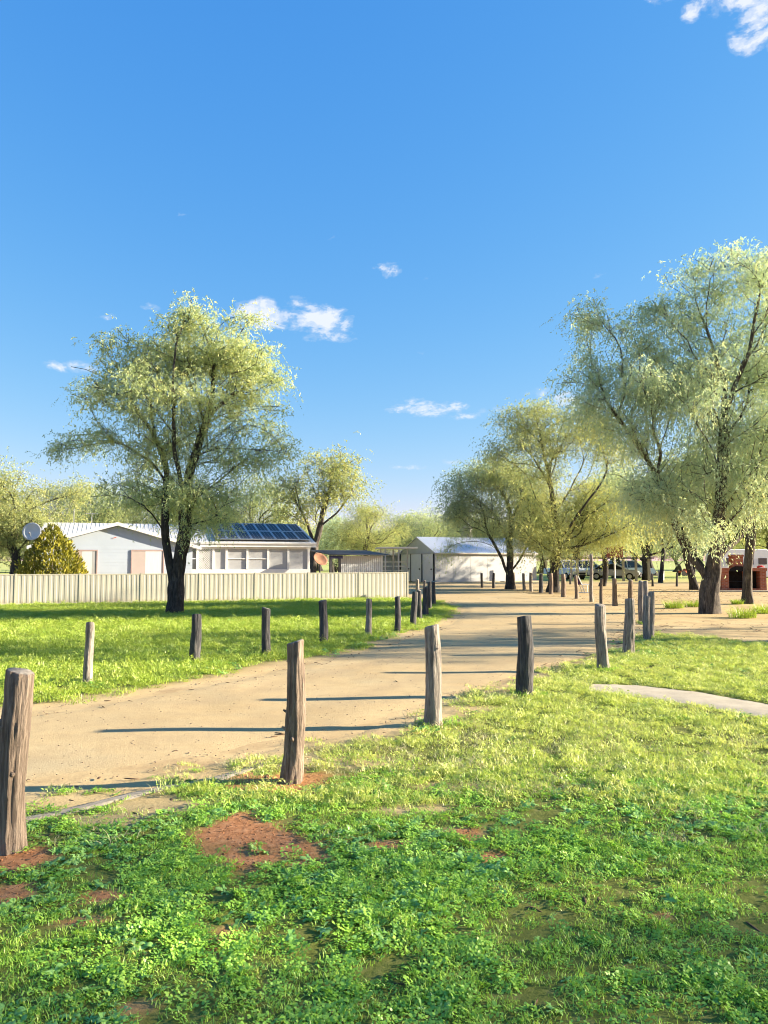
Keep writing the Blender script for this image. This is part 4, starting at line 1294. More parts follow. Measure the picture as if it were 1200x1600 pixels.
px_tree('shade_tree', 'bushy several-stemmed grey-green tree before the long shed wall', 47.5, (797, 921),
        [[(797, 921), (797, 885), (796, 850), (800, 810), (788, 775), (770, 750)], [(797, 905), (781, 870, -.4), (765, 840, -.5), (745, 825, -.5), (722, 832, -.5)], [(799, 895), (820, 862, .4), (835, 835, .6)],
         [(800, 810), (820, 775, .6), (835, 750, .8)], [(796, 850), (775, 800, .8), (745, 775, 1), (720, 770, 1)]],
        [(760, 738, 42, 26, 1.0), (725, 768, 34, 32, 1.0), (795, 745, 48, 34, 1.0), (718, 800, 24, 24, .9), (765, 795, 55, 32, .8), (832, 760, 42, 42, 1.0), (805, 832, 28, 22, .8), (845, 808, 38, 30, 1.0),
         (705, 860, 11, 12, 1.2), (722, 835, 14, 12, .6), (745, 820, 30, 16, .5)],
        15, 1400, 0.24, M['bark_dark'], M['leaf_mid'], 1.0, GT, per_tip=96, leaf=(0.095, 0.0145), spread=0.38, droop=0.9, twig=(.4, .85))
# trees under which the cars stand
px_tree('shade_tree', 'tree with a curved dark trunk beside the red-brown board', 53.0, (941, 918),
        [[(941, 918), (947, 900), (945, 870), (940, 845), (935, 820)], [(944, 865), (915, 855, .3), (890, 862, .5)], [(944, 862), (975, 850), (1000, 840)], [(940, 845), (955, 810), (965, 780)]],
        [(935, 815, 50, 26, 1), (900, 826, 40, 15, .9), (975, 806, 40, 22, .9), (950, 780, 45, 30, .8)],
        16, 220, 0.17, M['bark_dark'], M['leaf_mid'], 1.0, GT, per_tip=110, leaf=(0.16, 0.034), spread=0.45, droop=0.8)
px_tree('shade_tree', 'dark low-forking umbrella tree over the parked cars', 70.0, (1011, 906),
        [[(1011, 906), (1010, 890), (1009, 868)], [(1009, 878), (985, 862), (955, 856), (930, 862)], [(1009, 870), (1035, 862), (1060, 850)], [(1009, 868), (1000, 840), (985, 815)], [(1009, 868), (1018, 830), (1030, 800)]],
        [(985, 828, 60, 22, 1), (1035, 825, 45, 26, 1), (945, 826, 40, 12, .8), (1010, 790, 55, 28, .9), (1065, 835, 30, 18, .9)],
        17, 240, 0.32, M['bark_dark'], M['leaf_mid'], 1.0, GT, per_tip=110, leaf=(0.19, 0.042), spread=0.5, droop=0.8)
px_tree('shade_tree', 'slim twin-stemmed tree behind the grey bin', 62.0, (1032, 911),
        [[(1032, 911), (1034, 890), (1036, 860), (1036, 820)], [(1032, 905), (1026, 870, .4), (1020, 840, .6)], [(1036, 862), (1055, 830)]],
        [(1035, 800, 42, 32, 1), (1015, 825, 30, 22, .9), (1060, 815, 32, 28, 1), (1035, 760, 36, 28, .8)],
        18, 170, 0.15, M['bark_dark'], M['leaf_mid'], 1.0, GT, per_tip=110, leaf=(0.17, 0.036), spread=0.45, droop=0.9, expo=.5)
px_tree('shade_tree', 'leaning dark-stemmed tree just left behind the thick ribbed trunk', 47.0, (1085, 919),
        [[(1085, 919), (1078, 890), (1068, 850), (1060, 810)], [(1083, 910), (1092, 870, .6), (1098, 830, .8)], [(1068, 850), (1050, 820, -.5), (1035, 800, -.6)]],
        [(1055, 795, 48, 36, 1), (1095, 800, 40, 36, 1), (1030, 820, 30, 26, .8), (1060, 750, 50, 36, .9)],
        19, 240, 0.21, M['bark_dark'], M['leaf_mid'], 1.0, GT, per_tip=110, leaf=(0.15, 0.03), spread=0.4, droop=1.0, expo=.5)
# behind house and lean-to
px_tree('shade_tree', 'open-branched yellow-crowned tree rising right behind the sunroom', 52.0, (487, 905),
        [[(487, 905), (490, 865), (497, 835), (505, 800), (515, 765), (520, 735)], [(492, 850), (478, 815, .4), (462, 785, .6), (450, 765, .8)], [(500, 825), (530, 800, -.5), (550, 770, -.6)], [(505, 800), (490, 765), (480, 740)]],
        [(515, 730, 42, 24, 1.1), (545, 750, 24, 30, .9), (500, 760, 32, 26, .7), (465, 765, 26, 32, .8), (480, 800, 34, 20, .6), (535, 785, 34, 20, .6), (450, 800, 22, 20, .6)],
        20, 600, 0.24, M['bark'], M['leaf_gold'], 1.0, GT, per_tip=48, leaf=(0.13, 0.022), spread=0.42, droop=0.7)


# generic tree kinds for the bush further back (each copied with its own place, size and label)
def proto(seed, H, Wd, leafm, bark, n_tips, per_tip, leaf, droop, low=0.35):
    rng = np.random.RandomState(seed)
    z0 = H * low
    st = [[(0, 0, 0), (0.05 * H, 0, z0 * .8), (0.02, 0, z0)]]
    lobes = []
    for k in range(5):
        a = k * 1.257 + rng.rand() * .7; r = Wd * rng.uniform(.45, .8)
        e = np.array((math.cos(a) * r, math.sin(a) * r, H * rng.uniform(.55, .82)))
        st.append([(0.02, 0, z0), tuple(e * (0.4, 0.4, 1) * .7 + np.array((0, 0, z0 * .3))), tuple(e)])
        lobes.append((e, (Wd * .48, Wd * .48, H * .17), 1.0))
        lobes.append((e * np.array((1.1, 1.1, .72)), (Wd * .4, Wd * .4, H * .14), .8))
    st.append([(0.02, 0, z0), (0.1, 0.1, H * .6), (0, 0, H * .85)])
    lobes.append((np.array((0, 0, H * .84)), (Wd * .55, Wd * .55, H * .15), 1.0))
    lobes.append((np.array((0, 0, H * .6)), (Wd * .7, Wd * .7, H * .18), .7))
    return grow_tree(seed, st, lobes, n_tips, H * 0.032, leaf=leaf, per_tip=per_tip, droop=droop, spread=0.42, twig=(.4, .9), step=.45)


def proto_meshes(tag_, data, bark, leafm):
    (TV, TF), (LV, LF, tint) = data
    tr = fast_mesh('trunk_' + tag_, TV, [TF], True, [bark])
    cr = fast_mesh('crown_' + tag_, LV, [LF], False, [leafm])
    a = cr.attributes.new('tint', 'FLOAT', 'FACE'); a.data.foreach_set('value', tint.astype(np.float32))
    return tr, cr


d0 = proto(31, 8.0, 3.4, None, None, 700, 96, (0.10, 0.017), 0.7)
d1 = proto(32, 8.0, 3.9, None, None, 720, 96, (0.10, 0.017), .8, .28)
PROTO = {'gold': proto_meshes('gold', d0, M['bark'], M['leaf_gold']), 'olive': proto_meshes('olive', d1, M['bark_dark'], M['leaf_olive']),
         'dark': proto_meshes('dark', proto(33, 8.0, 3.6, None, None, 700, 96, (0.10, 0.017), .6, .25), M['bark'], M['leaf_dark']),
         'grey': proto_meshes('grey', d0, M['bark_dark'], M['leaf_grey']),
         'thin': proto_meshes('thin', proto(34, 8.0, 3.6, None, None, 300, 32, (0.14, 0.026), .8, .3), M['bark'], M['leaf_olive'])}


def bush_tree(kind, px, D, top_py, width_px, rz, label, group, name='bush_tree'):
    top = at(px, top_py, D)
    H = top[2]; Wm = width_px / 1200 * D
    tr, cr = PROTO[kind]
    o = thing(name, label, 'tree', (top[0], D, 0), rz, group)
    o.scale = (Wm / 8.0, Wm / 8.0, H / 8.0)
    link('trunk', tr, o); link('crown', cr, o)
    return o


GB = 'trees behind the house and sheds'
bush_tree('gold', 22, 40, 722, 210, 0.3, 'dense yellow-green tree at the left edge, behind the fence', GB)
bush_tree('gold', -50, 47, 690, 240, 2.3, 'yellow-green tree cut by the left edge, taller one behind the dense tree', GB)
bush_tree('dark', 118, 56, 748, 130, 1.1, 'dark tree above the left end of the house roof', GB)
bush_tree('olive', 195, 58, 752, 150, 2.0, 'dusty tree behind the house gable, left of the big fork-trunked tree', GB)
bush_tree('dark', 300, 60, 745, 160, 0.4, 'dark tree behind the house, mostly hidden by the big fork-trunked tree', GB)
bush_tree('olive', 395, 55, 742, 140, 4.0, 'pale olive tree behind the solar panels', GB)
bush_tree('gold', 572, 66, 778, 150, 5.0, 'rounded orange-yellow tree behind the tin lean-to', GB)
bush_tree('grey', 520, 72, 800, 120, 1.9, 'grey scrubby tree just behind the tin lean-to', GB)
bush_tree('dark', 618, 84, 806, 110, 3.0, 'low dark tree in the gap left of the big shed', GB)
bush_tree('olive', 672, 86, 792, 130, 0.9, 'olive tree behind the left end of the big shed roof', GB)
bush_tree('olive', 745, 92, 800, 120, 2.6, 'olive tree behind the raised tank', GB)
GR = 'trees behind the yard on the right'
bush_tree('grey', 960, 78, 720, 170, 1.2, 'tall pale tree filling the gap between golden-topped tree and largest tree', GR)
bush_tree('olive', 1015, 90, 740, 180, 2.2, 'olive tree behind the umbrella tree over the cars', GR)
bush_tree('grey', 905, 96, 770, 170, 3.3, 'grey-green tree behind the tall dark-trunked tree', GR)
bush_tree('olive', 1130, 84, 740, 190, 0.2, 'olive tree behind the brick barbecue', GR)
bush_tree('gold', 1200, 80, 730, 190, 4.4, 'yellowish tree at the right edge behind the barbecue', GR)
bush_tree('dark', 845, 104, 800, 160, 5.2, 'dark tree far behind the right end of the shed', GR)
rngb = random.Random(4)
for i in range(30):
    px = -60 + i * 46 + rngb.uniform(-14, 14); D = rngb.uniform(105, 150)
    bush_tree(rngb.choice(['dark', 'olive', 'grey', 'dark']), px, D, rngb.uniform(812, 838), rngb.uniform(90, 130), rngb.uniform(0, 6.2),
              'far tree in the continuous belt of bush behind the property', 'far belt of bush')

# unseen thin-crowned trees added beyond the right edge to throw shade over the lawns
for i, (x_, y_, h_, wd_, kd, rz_) in enumerate([(28.0, 3.3, 13.0, 9.6, 'thin', 0.2), (36.0, 3.9, 16.5, 9.6, 'thin', 1.4), (32.0, -3.0, 15.0, 11.0, 'thin', 3.6), (20.0, 17.6, 11.0, 8.5, 'thin', 1.0)]):
    o = thing('shade_tree', 'unseen tree added beyond the right edge to shade the lawns', 'tree', (x_, y_, 0), rz_, 'unseen trees added beyond the right edge')
    o.scale = (wd_ / 8, wd_ / 8, h_ / 8)
    link('trunk', PROTO[kd][0], o); link('crown', PROTO[kd][1], o)

# golden conifer
c = at(80, 900, 33.5); topz = at(85, 822, 33.5)[2]
rng = np.random.RandomState(5)
n = 9000
hh = 1 - rng.rand(n) ** 0.62; th_ = rng.rand(n) * 2 * np.pi
prof = np.interp(hh, [0, .15, .45, .8, 1], [1.0, 1.05, .85, .42, .05]) * 1.42
lump = 0.72 + 0.55 * vnoise(np.cos(th_) * 4 + 9, np.sin(th_) * 4 + 9, hh * 8, 3)
rr_ = prof * lump * (1 - 0.35 * rng.rand(n) ** 2)
p = np.stack([np.cos(th_) * rr_, np.sin(th_) * rr_, hh * topz], 1)
dirv = np.stack([np.cos(th_) * .5, np.sin(th_) * .5, np.full(n, 1.0)], 1) + rng.normal(0, .35, (n, 3)); dirv /= np.linalg.norm(dirv, axis=1)[:, None]
sdv = np.cross(dirv, rng.normal(size=(n, 3))); sdv /= np.linalg.norm(sdv, axis=1)[:, None]
Lc = rng.uniform(.10, .24, n)[:, None]; Wc = rng.uniform(.02, .045, n)[:, None]
LV = np.stack([p, p + dirv * Lc * .5 + sdv * Wc, p + dirv * Lc, p + dirv * Lc * .5 - sdv * Wc], 1).reshape(-1, 3)
con = thing('golden_conifer', 'cone-shaped golden conifer behind the fence at the left', 'conifer', (c[0], c[1], 0))
me = fast_mesh('crown', LV, [np.arange(4 * n).reshape(n, 4)], False, [M['leaf_conifer']])
a = me.attributes.new('tint', 'FLOAT', 'FACE'); a.data.foreach_set('value', np.clip(lump - .6 + rng.normal(0, .18, n) + .1, 0, 1).astype(np.float32))
link('crown', me, con)
m = MB(); m.tube([(0, 0, 0), (0, 0, topz * .8)], [.12, .03], 8); m.build('trunk', M['bark'], con)


# ------------------------------------------------------------------ yard things on the right
# brick barbecue
D_ = gp(1150, 924)[1]
c = gp(1158, 924)
k = D_ / 1200
bb = thing('brick_barbecue', 'red brick barbecue fireplace with black hearth and chimney', 'barbecue', (c[0], c[1], 0), -0.06)
X = lambda px: (px - 1158) * k
Z = lambda py: at(1158, py, D_)[2]
zt_ = Z(889); zc = Z(866.5)
m = MB()
for a_, b_ in ((1118, 1121), (1128.5, 1140), (1166, 1173.5), (1187.5, 1197)):
    m.box(X(a_), X(b_), 0, 0.85, 0.06, zt_ - .12)
m.build('piers', M['brick'], bb)
m = MB(); m.box(X(1117), X(1198), -.03, 0.88, zt_ - .12, zt_ + .06); m.build('coping', M['brick'], bb)
m = MB(); m.box(X(1118.02), X(1196.98), 0.55, 0.83, 0.06, zt_ - .122); m.build('back', M['hearth_black'], bb)
m = MB(); m.box(X(1118.02), X(1196.98), 0.02, 0.54, 0.06, 0.16); m.build('hearth_floor', M['brick'], bb)
m = MB(); m.box(X(1146.5), X(1163), 0.05, 0.60, zt_ + .061, zc); m.box(X(1145.5), X(1164), 0.02, 0.63, zc - .12, zc - .02); m.build('chimney', M['brick'], bb)
# flat black plate standing in for the arched top of the dark opening
m = MB(); m.prism([(X(1140.2), zt_ - .13), (X(1165.8), zt_ - .13), (X(1165), zt_ + .02), (X(1160), zt_ + .16), (X(1150), zt_ + .16), (X(1142), zt_ + .02)], 'y', -.06, -.032); m.build('arch_plate', M['hearth_black'], bb)
m = MB()
for q in range(9): m.tube([(X(1141) + q * .095, .05, .55), (X(1141) + q * .095, .5, .55)], .012, 6)
m.build('grate', M['dark_steel'], bb)
m = MB(); m.box(X(1110), X(1206), -.7, 1.0, -.03, .06); m.build('slab', M['concrete'], bb)
rc = link('red_cloth', None) if False else None
m = MB(); m.tube([(0, 0, 0), (.1, .05, .03), (.25, .02, .05), (.42, .05, .01)], [.04, .07, .06, .03], 10)
o = m.build('red_cloth', M['red_cloth'], None, True, 0, (c[0] + X(1187), c[1] + .2, zt_ + .1)); tag(o, 'crumpled red cloth on top of the barbecue', 'cloth')

# white caravan behind the barbecue
c = gp(1168, 911)
cv = thing('caravan', 'white caravan seen behind the brick barbecue', 'caravan', (c[0], c[1], 0), 0.1)
m = MB(); m.prism([(-2.2, .45), (2.1, .45), (2.3, .9), (2.2, 2.3), (1.7, 2.65), (-1.8, 2.65), (-2.3, 2.2), (-2.35, 1.0)], 'y', 0, 2.1); m.build('body', M['white'], cv, False, .05)
for x_ in (-1.4, 0.2, 1.3):
    m = MB(); m.box(x_ - .35, x_ + .35, -.02, -.003, 1.45, 1.95); m.build('window', M['glass'], cv)
m = MB(); m.tube([(0, .05, .33), (0, .28, .33)], .33, 18); m.build('wheel', M['tyre'], cv)

# red-brown board on pale pole
c = gp(961, 917)
bo = thing('backboard', 'square red-brown board on a pale pole under the trees', 'board', (c[0], c[1], 0))
z0 = at(961, 871, c[1])[2]; z1 = at(961, 853, c[1])[2]
m = MB(); m.tube([(0, 0, -.05), (0, 0, z0 + .3)], .05, 10); m.build('pole', M['white'], bo)
m = MB(); m.box(-.55, .55, -.09, -.055, z0, z1); m.build('board_face', M['maroon'], bo, False, .008)
m = MB()
for q in range(16):
    t0 = 2 * math.pi * q / 16; t1 = 2 * math.pi * (q + 1) / 16
    m.tube([(.22 * math.cos(t0) + .02, -.32 + .22 * math.sin(t0), z0 + .12), (.22 * math.cos(t1) + .02, -.32 + .22 * math.sin(t1), z0 + .12)], .012, 5, None, False)
m.build('hoop', M['rust'], bo)

# open shelter with flat dark roof
c = gp(905, 908)
sh = thing('open_shelter', 'flat dark-roofed open shelter with pale posts in front of the parked cars', 'shelter', (c[0], c[1], 0), 0.02)
zr_ = at(905, 873, c[1])[2]
Wd = (1022 - 884) / 1200 * c[1]
x0_ = (884 - 905) / 1200 * c[1]
m = MB(); m.box(x0_, x0_ + Wd, -.2, 3.6, zr_, zr_ + .12); m.build('roof', M['dark_steel'], sh)
for px in (893, 903, 975, 995, 1015):
    xx = (px - 905) / 1200 * c[1]
    m = MB(); m.box(xx - .09, xx + .09, 0.0 if px % 2 else 3.2, 0.16 if px % 2 else 3.36, -.02, zr_ - .002); m.build('support_post', M['pale_timber'], sh)
c = gp(870, 909)
make_post('slender_pole', (c[0], c[1], -.01), 2.6, .09, (0, 0), 881, M['post_grey'], 'pale pole just right of the dark forked trunk, before the white utility', 10, 8, (), None)

# white frame seat
c = gp(913, 927)
k = c[1] / 1200
se = thing('frame_seat', 'white tube-framed seat with a dark purple sling among the far posts', 'seat', (c[0], c[1], 0))
for y_ in (0, .55):
    m = MB(); m.tube([(-9 * k, y_, 26 * k), (-3.5 * k, y_, 13 * k), (1 * k, y_, 0.0)], .025, 8); m.build('back_leg', M['white'], se)
    m = MB(); m.tube([(9 * k, y_, 0), (9 * k, y_, 13.5 * k)], .025, 8); m.build('front_leg', M['white'], se)
    m = MB(); m.tube([(-3.5 * k, y_, 13.4 * k), (9 * k, y_, 13.4 * k)], .022, 8); m.tube([(-8 * k, y_, 1.0 * k), (9 * k, y_, 1.0 * k)], .022, 8); m.build('side_rail', M['white'], se)
m = MB(); m.box(-3.2 * k, 8.6 * k, .03, .52, 13.0 * k, 13.9 * k); m.build('seat', M['white'], se)
m = MB(); m.raw([(-9.4 * k, .03, 24 * k), (-4 * k, .03, 13.6 * k), (-4 * k, .52, 13.6 * k), (-9.4 * k, .52, 24 * k), (-10.2 * k, .03, 13 * k), (-10.2 * k, .52, 13 * k)], [(0, 1, 2, 3), (0, 4, 1), (3, 2, 5), (0, 3, 5, 4), (1, 4, 5, 2)]); m.build('sling', M['purple'], se)

# bin and small red machine
c = gp(1030, 909)
bn = thing('bin', 'grey drum bin beside the slim twin-stemmed tree', 'bin', (c[0] - .05, c[1] - .6, 0))
m = MB(); m.tube([(0, 0, .15), (0, 0, .9), (0, 0, .93)], [.25, .27, .28], 16); m.build('drum', M['alu'], bn)
m = MB(); m.tube([(0, 0, 0), (0, 0, .15)], .05, 8); m.build('stand', M['dark_steel'], bn)
c = gp(1070, 900)
mw = thing('small_machine', 'small red and dark machine parked on the far grass', 'machine', (c[0], c[1], 0), .3)
m = MB(); m.prism([(-.6, .35), (.75, .35), (.8, .75), (.1, .85), (-.1, .6), (-.6, .6)], 'y', -.35, .35); m.build('body', M['orange'], mw, False, .03)
m = MB(); m.prism([(-.55, .6), (-.15, .62), (-.2, .68), (-.5, .7), (-.65, 1.15), (-.72, 1.15)], 'y', -.22, .22); m.build('seat', M['dark_steel'], mw)
for x_, r_ in ((-.45, .3), (.55, .22)):
    for y_ in (-.45, .36):
        m = MB(); m.tube([(x_, y_, r_), (x_, y_ + .1, r_)], r_, 14); m.build('wheel', M['tyre'], mw)


# parked cars
def make_car(label, px, py, yaw, paint, kind):
    c = gp(px, py)
    o = thing('parked_car', label, 'car', (c[0], c[1], 0), yaw, 'vehicles parked under the trees')
    hw = 0.9
    if kind == 'ute':
        low = [(-2.5, .45), (-2.5, 1.0), (-.55, 1.02), (1.0, 1.08), (2.2, 1.0), (2.5, .8), (2.5, .42)]
        cab = [(-.6, 1.02), (-.45, 1.72), (.35, 1.76), (1.05, 1.08)]
    elif kind == 'wagon':
        low = [(-2.3, .42), (-2.35, 1.0), (.9, 1.05), (2.1, .98), (2.35, .75), (2.3, .38)]
        cab = [(-2.25, 1.0), (-2.05, 1.66), (-.2, 1.74), (.3, 1.68), (1.05, 1.05)]
    else:
        low = [(-2.3, .4), (-2.3, .92), (-1.5, .98), (.95, .98), (2.05, .88), (2.3, .66), (2.3, .34)]
        cab = [(-1.75, .96), (-1.0, 1.42), (.1, 1.46), (1.15, .97)]
    def loft(poly, w0, w1, zref0, zref1):
        n = len(poly); v = []
        for sgn in (-1, 1):
            for (x_, z_) in poly:
                f = min(1, max(0, (z_ - zref0) / (zref1 - zref0)))
                v.append((x_, sgn * (w0 + (w1 - w0) * f), z_))
        f = [tuple(range(n)), tuple(range(2 * n - 1, n - 1, -1))] + [(i, i + n, (i + 1) % n + n, (i + 1) % n) for i in range(n)]
        return v, f
    m = MB(); m.raw(*loft(low, hw, hw * .96, .5, 1.05)); m.build('body', paint, o, False, .05)
    zt = max(p[1] for p in cab)
    m = MB(); m.raw(*loft(cab, hw * .95, hw * .76, 1.0, zt)); m.build('cabin', M['glass'], o, False, .03)
    rp = [p for p in cab if p[1] > zt - .1]
    m = MB(); m.box(rp[0][0] - .03, rp[-1][0] + .05, -hw * .77, hw * .77, zt - .03, zt + .035); m.build('car_roof', paint, o, False, .02)
    for sgn in (-1, 1):
        m = MB()
        for q in range(len(cab) - 1):
            (xa, za), (xb, zb_) = cab[q], cab[q + 1]
            m.tube([(xa, sgn * (hw * .95 + (hw * .76 - hw * .95) * (za - 1) / (zt - 1)), za), (xb, sgn * (hw * .95 + (hw * .76 - hw * .95) * (zb_ - 1) / (zt - 1)), zb_)], .035, 6)
        xm = (cab[0][0] + cab[-1][0]) / 2 - .1
        m.tube([(xm, sgn * hw * .955, 1.0), (xm - .03, sgn * hw * .77, zt)], .04, 6)
        m.build('pillars', paint, o)
    for x_ in (-1.45, 1.45):
        for sgn in (-1, 1):
            m = MB(); m.tube([(x_, sgn * (hw - .2), .33), (x_, sgn * (hw + .015), .33)], .33, 18); wv = m.build('wheel', M['tyre'], o)
            m = MB(); m.tube([(x_, sgn * (hw + .016), .33), (x_, sgn * (hw + .03), .33)], .2, 14); m.build('rim', M['alu'], wv)
    for sgn in (-1, 1):
        zf = low[-2][1]
        m = MB(); m.box(low[-2][0] - .14, low[-2][0] + .02, sgn * .62 - .17, sgn * .62 + .17, zf - .1, zf + .04); m.build('headlight', M['headlamp'], o)
        m = MB(); m.box(low[0][0] - .02, low[0][0] + .06, sgn * .72 - .1, sgn * .72 + .1, .72, .9); m.build('tail_light', M['red_lens'], o)
    m = MB(); m.box(low[-1][0] - .1, low[-1][0] + .06, -.45, .45, .5, .66); m.build('grille', M['dark_steel'], o)
    m = MB(); m.box(low[-1][0] - .1, low[-1][0] + .07, -.88, .88, .32, .48); m.build('bumper', M['dark_steel'], o)
    return o


make_car('white utility seen from the front, just right of the dark forked trunk', 884, 905, math.radians(-70), M['car_white'], 'ute')
make_car('white wagon parked side-on between tall slender pole and curved trunk', 922, 902.5, math.radians(-18), M['car_white'], 'wagon')
make_car('silver sedan behind the pale pole of the red-brown board', 960, 906, math.radians(-25), M['car_silver'], 'sedan')
make_car('white wagon parked left of the dark umbrella tree trunk', 985, 902.5, math.radians(8), M['car_white'], 'wagon')
make_car('white sedan partly hidden behind the white utility', 905, 899, math.radians(165), M['car_white'], 'sedan')


# ------------------------------------------------------------------ grass, weeds, litter
SRC = bpy.data.collections.new('plant_sources')      # not linked to the scene: only sources for the ground cover


def src_mesh(name, strips, mat):
    """strips: list of (left pts, right pts) ribbons"""
    V = []; Q = []; tint = []
    o = 0
    for (Lp, Rp, tv) in strips:
        n = len(Lp)
        for a, b in zip(Lp, Rp): V += [a, b]
        for i in range(n - 1):
            Q.append((o + 2 * i, o + 2 * i + 1, o + 2 * i + 3, o + 2 * i + 2)); tint.append(tv)
        o += 2 * n
    me = fast_mesh(name, V, [Q], True, [mat])
    a = me.attributes.new('tint', 'FLOAT', 'FACE')
    a.data.foreach_set('value', np.array(tint[:len(me.polygons)], np.float32))
    ob = bpy.data.objects.new(name, me); SRC.objects.link(ob)
    return ob


def blade(rng, x, y, L, w_, az_, lean, tv, segs=3):
    Lp = []; Rp = []
    d = np.array((math.cos(az_), math.sin(az_), 0)); sd_ = np.array((-d[1], d[0], 0))
    tw = rng.uniform(-.5, .5)
    sd_ = sd_ * math.cos(tw) + d * math.sin(tw)
    for i in range(segs + 1):
        f = i / segs
        p = np.array((x, y, 0)) + d * L * lean * f * f + np.array((0, 0, L * (f - .35 * lean * f * f)))
        wv = w_ * (1 - f ** 1.6) + 0.0004
        Lp.append(p - sd_ * wv); Rp.append(p + sd_ * wv)
    return Lp, Rp, tv


def broad(rng, x, y, L, w_, az_, rise, tv, lobed):
    d = np.array((math.cos(az_), math.sin(az_), 0)); sd_ = np.array((-d[1], d[0], 0))
    Lp = []; Rp = []; N = 7
    prof = [.12, .22, .55, .8, 1.0, .75, .05]
    if lobed: prof = [.1, .35, .2, .75, .35, .95, .05]
    roll = rng.uniform(-.4, .4)
    for i in range(N):
        f = i / (N - 1)
        p = np.array((x, y, .004)) + d * L * f + np.array((0, 0, L * (rise * f * 1.5 - rise * 1.15 * f * f + 0.02)))
        wv = w_ * prof[i]
        s2 = sd_ + np.array((0, 0, roll))
        Lp.append(p - s2 * wv + np.array((0, 0, wv * .35))); Rp.append(p + s2 * wv + np.array((0, 0, wv * .35)))
    return Lp, Rp, tv


def leaflet(rng, x, y, z, r, tv):
    az_ = rng.uniform(0, 6.28); d = np.array((math.cos(az_), math.sin(az_), rng.uniform(-.35, .35))); sd_ = np.array((-d[1], d[0], rng.uniform(-.4, .4)))
    Lp = []; Rp = []
    for f, wv in ((0, .15), (.35, .8), (.75, .95), (1.05, .25)):
        p = np.array((x, y, z)) + d * r * 1.5 * f
        Lp.append(p - sd_ * r * wv * .7); Rp.append(p + sd_ * r * wv * .7)
    return Lp, Rp, tv


rng = np.random.RandomState(77)
KINDS = {'weed': [], 'clover': [], 'grass': [], 'dry': [], 'turf': [], 'turf_far': []}
for v in range(4):
    st = []
    for k in range(rng.randint(11, 17)):
        a = k * 2.4 + rng.uniform(-.4, .4); L = rng.uniform(.028, .062)
        st.append(broad(rng, rng.normal(0, .012), rng.normal(0, .012), L, L * rng.uniform(.16, .27), a, rng.uniform(.1, .62), rng.rand(), v % 2 == 0))
    KINDS['weed'].append(src_mesh('weed_source', st, M['weed']))
for v in range(3):
    st = []
    for k in range(46):
        r = .085 * math.sqrt(rng.rand()); a = rng.uniform(0, 6.28); z = rng.uniform(.005, .028) * (1.1 - r / .12)
        tv = rng.rand(); x_, y_ = r * math.cos(a), r * math.sin(a)
        for q in range(2): st.append(leaflet(rng, x_, y_, z + rng.uniform(0, .004), rng.uniform(.005, .011), tv))
    KINDS['clover'].append(src_mesh('clover_source', st, M['clover']))
for v in range(4):
    st = []
    for k in range(46):
        r = .075 * math.sqrt(rng.rand()); a = rng.uniform(0, 6.28)
        st.append(blade(rng, r * math.cos(a), r * math.sin(a), rng.uniform(.012, .038), rng.uniform(.0011, .0023), rng.uniform(0, 6.28), rng.uniform(.2, 1.3), rng.rand()))
    KINDS['grass'].append(src_mesh('grass_source', st, M['grass']))
for v in range(2):
    st = []
    for k in range(22):
        r = .08 * math.sqrt(rng.rand()); a = rng.uniform(0, 6.28)
        st.append(blade(rng, r * math.cos(a), r * math.sin(a), rng.uniform(.02, .06), rng.uniform(.0009, .0016), rng.uniform(0, 6.28), rng.uniform(.6, 1.7), rng.rand()))
    KINDS['dry'].append(src_mesh('dry_grass_source', st, M['drygrass']))
for v in range(4):
    st = []
    for k in range(120):
        r = .2 * math.sqrt(rng.rand()); a = rng.uniform(0, 6.28)
        st.append(blade(rng, r * math.cos(a), r * math.sin(a), rng.uniform(.025, .075), rng.uniform(.002, .0042), rng.uniform(0, 6.28), rng.uniform(.3, 1.4), rng.rand(), 2))
    for k in range(20):
        r = .2 * math.sqrt(rng.rand()); a = rng.uniform(0, 6.28)
        st.append(leaflet(rng, r * math.cos(a), r * math.sin(a), rng.uniform(.01, .04), rng.uniform(.01, .02), rng.rand()))
    KINDS['turf'].append(src_mesh('turf_source', st, M['turf']))
    KINDS['turf_far'].append(src_mesh('turf_source', st, M['turf_far']))


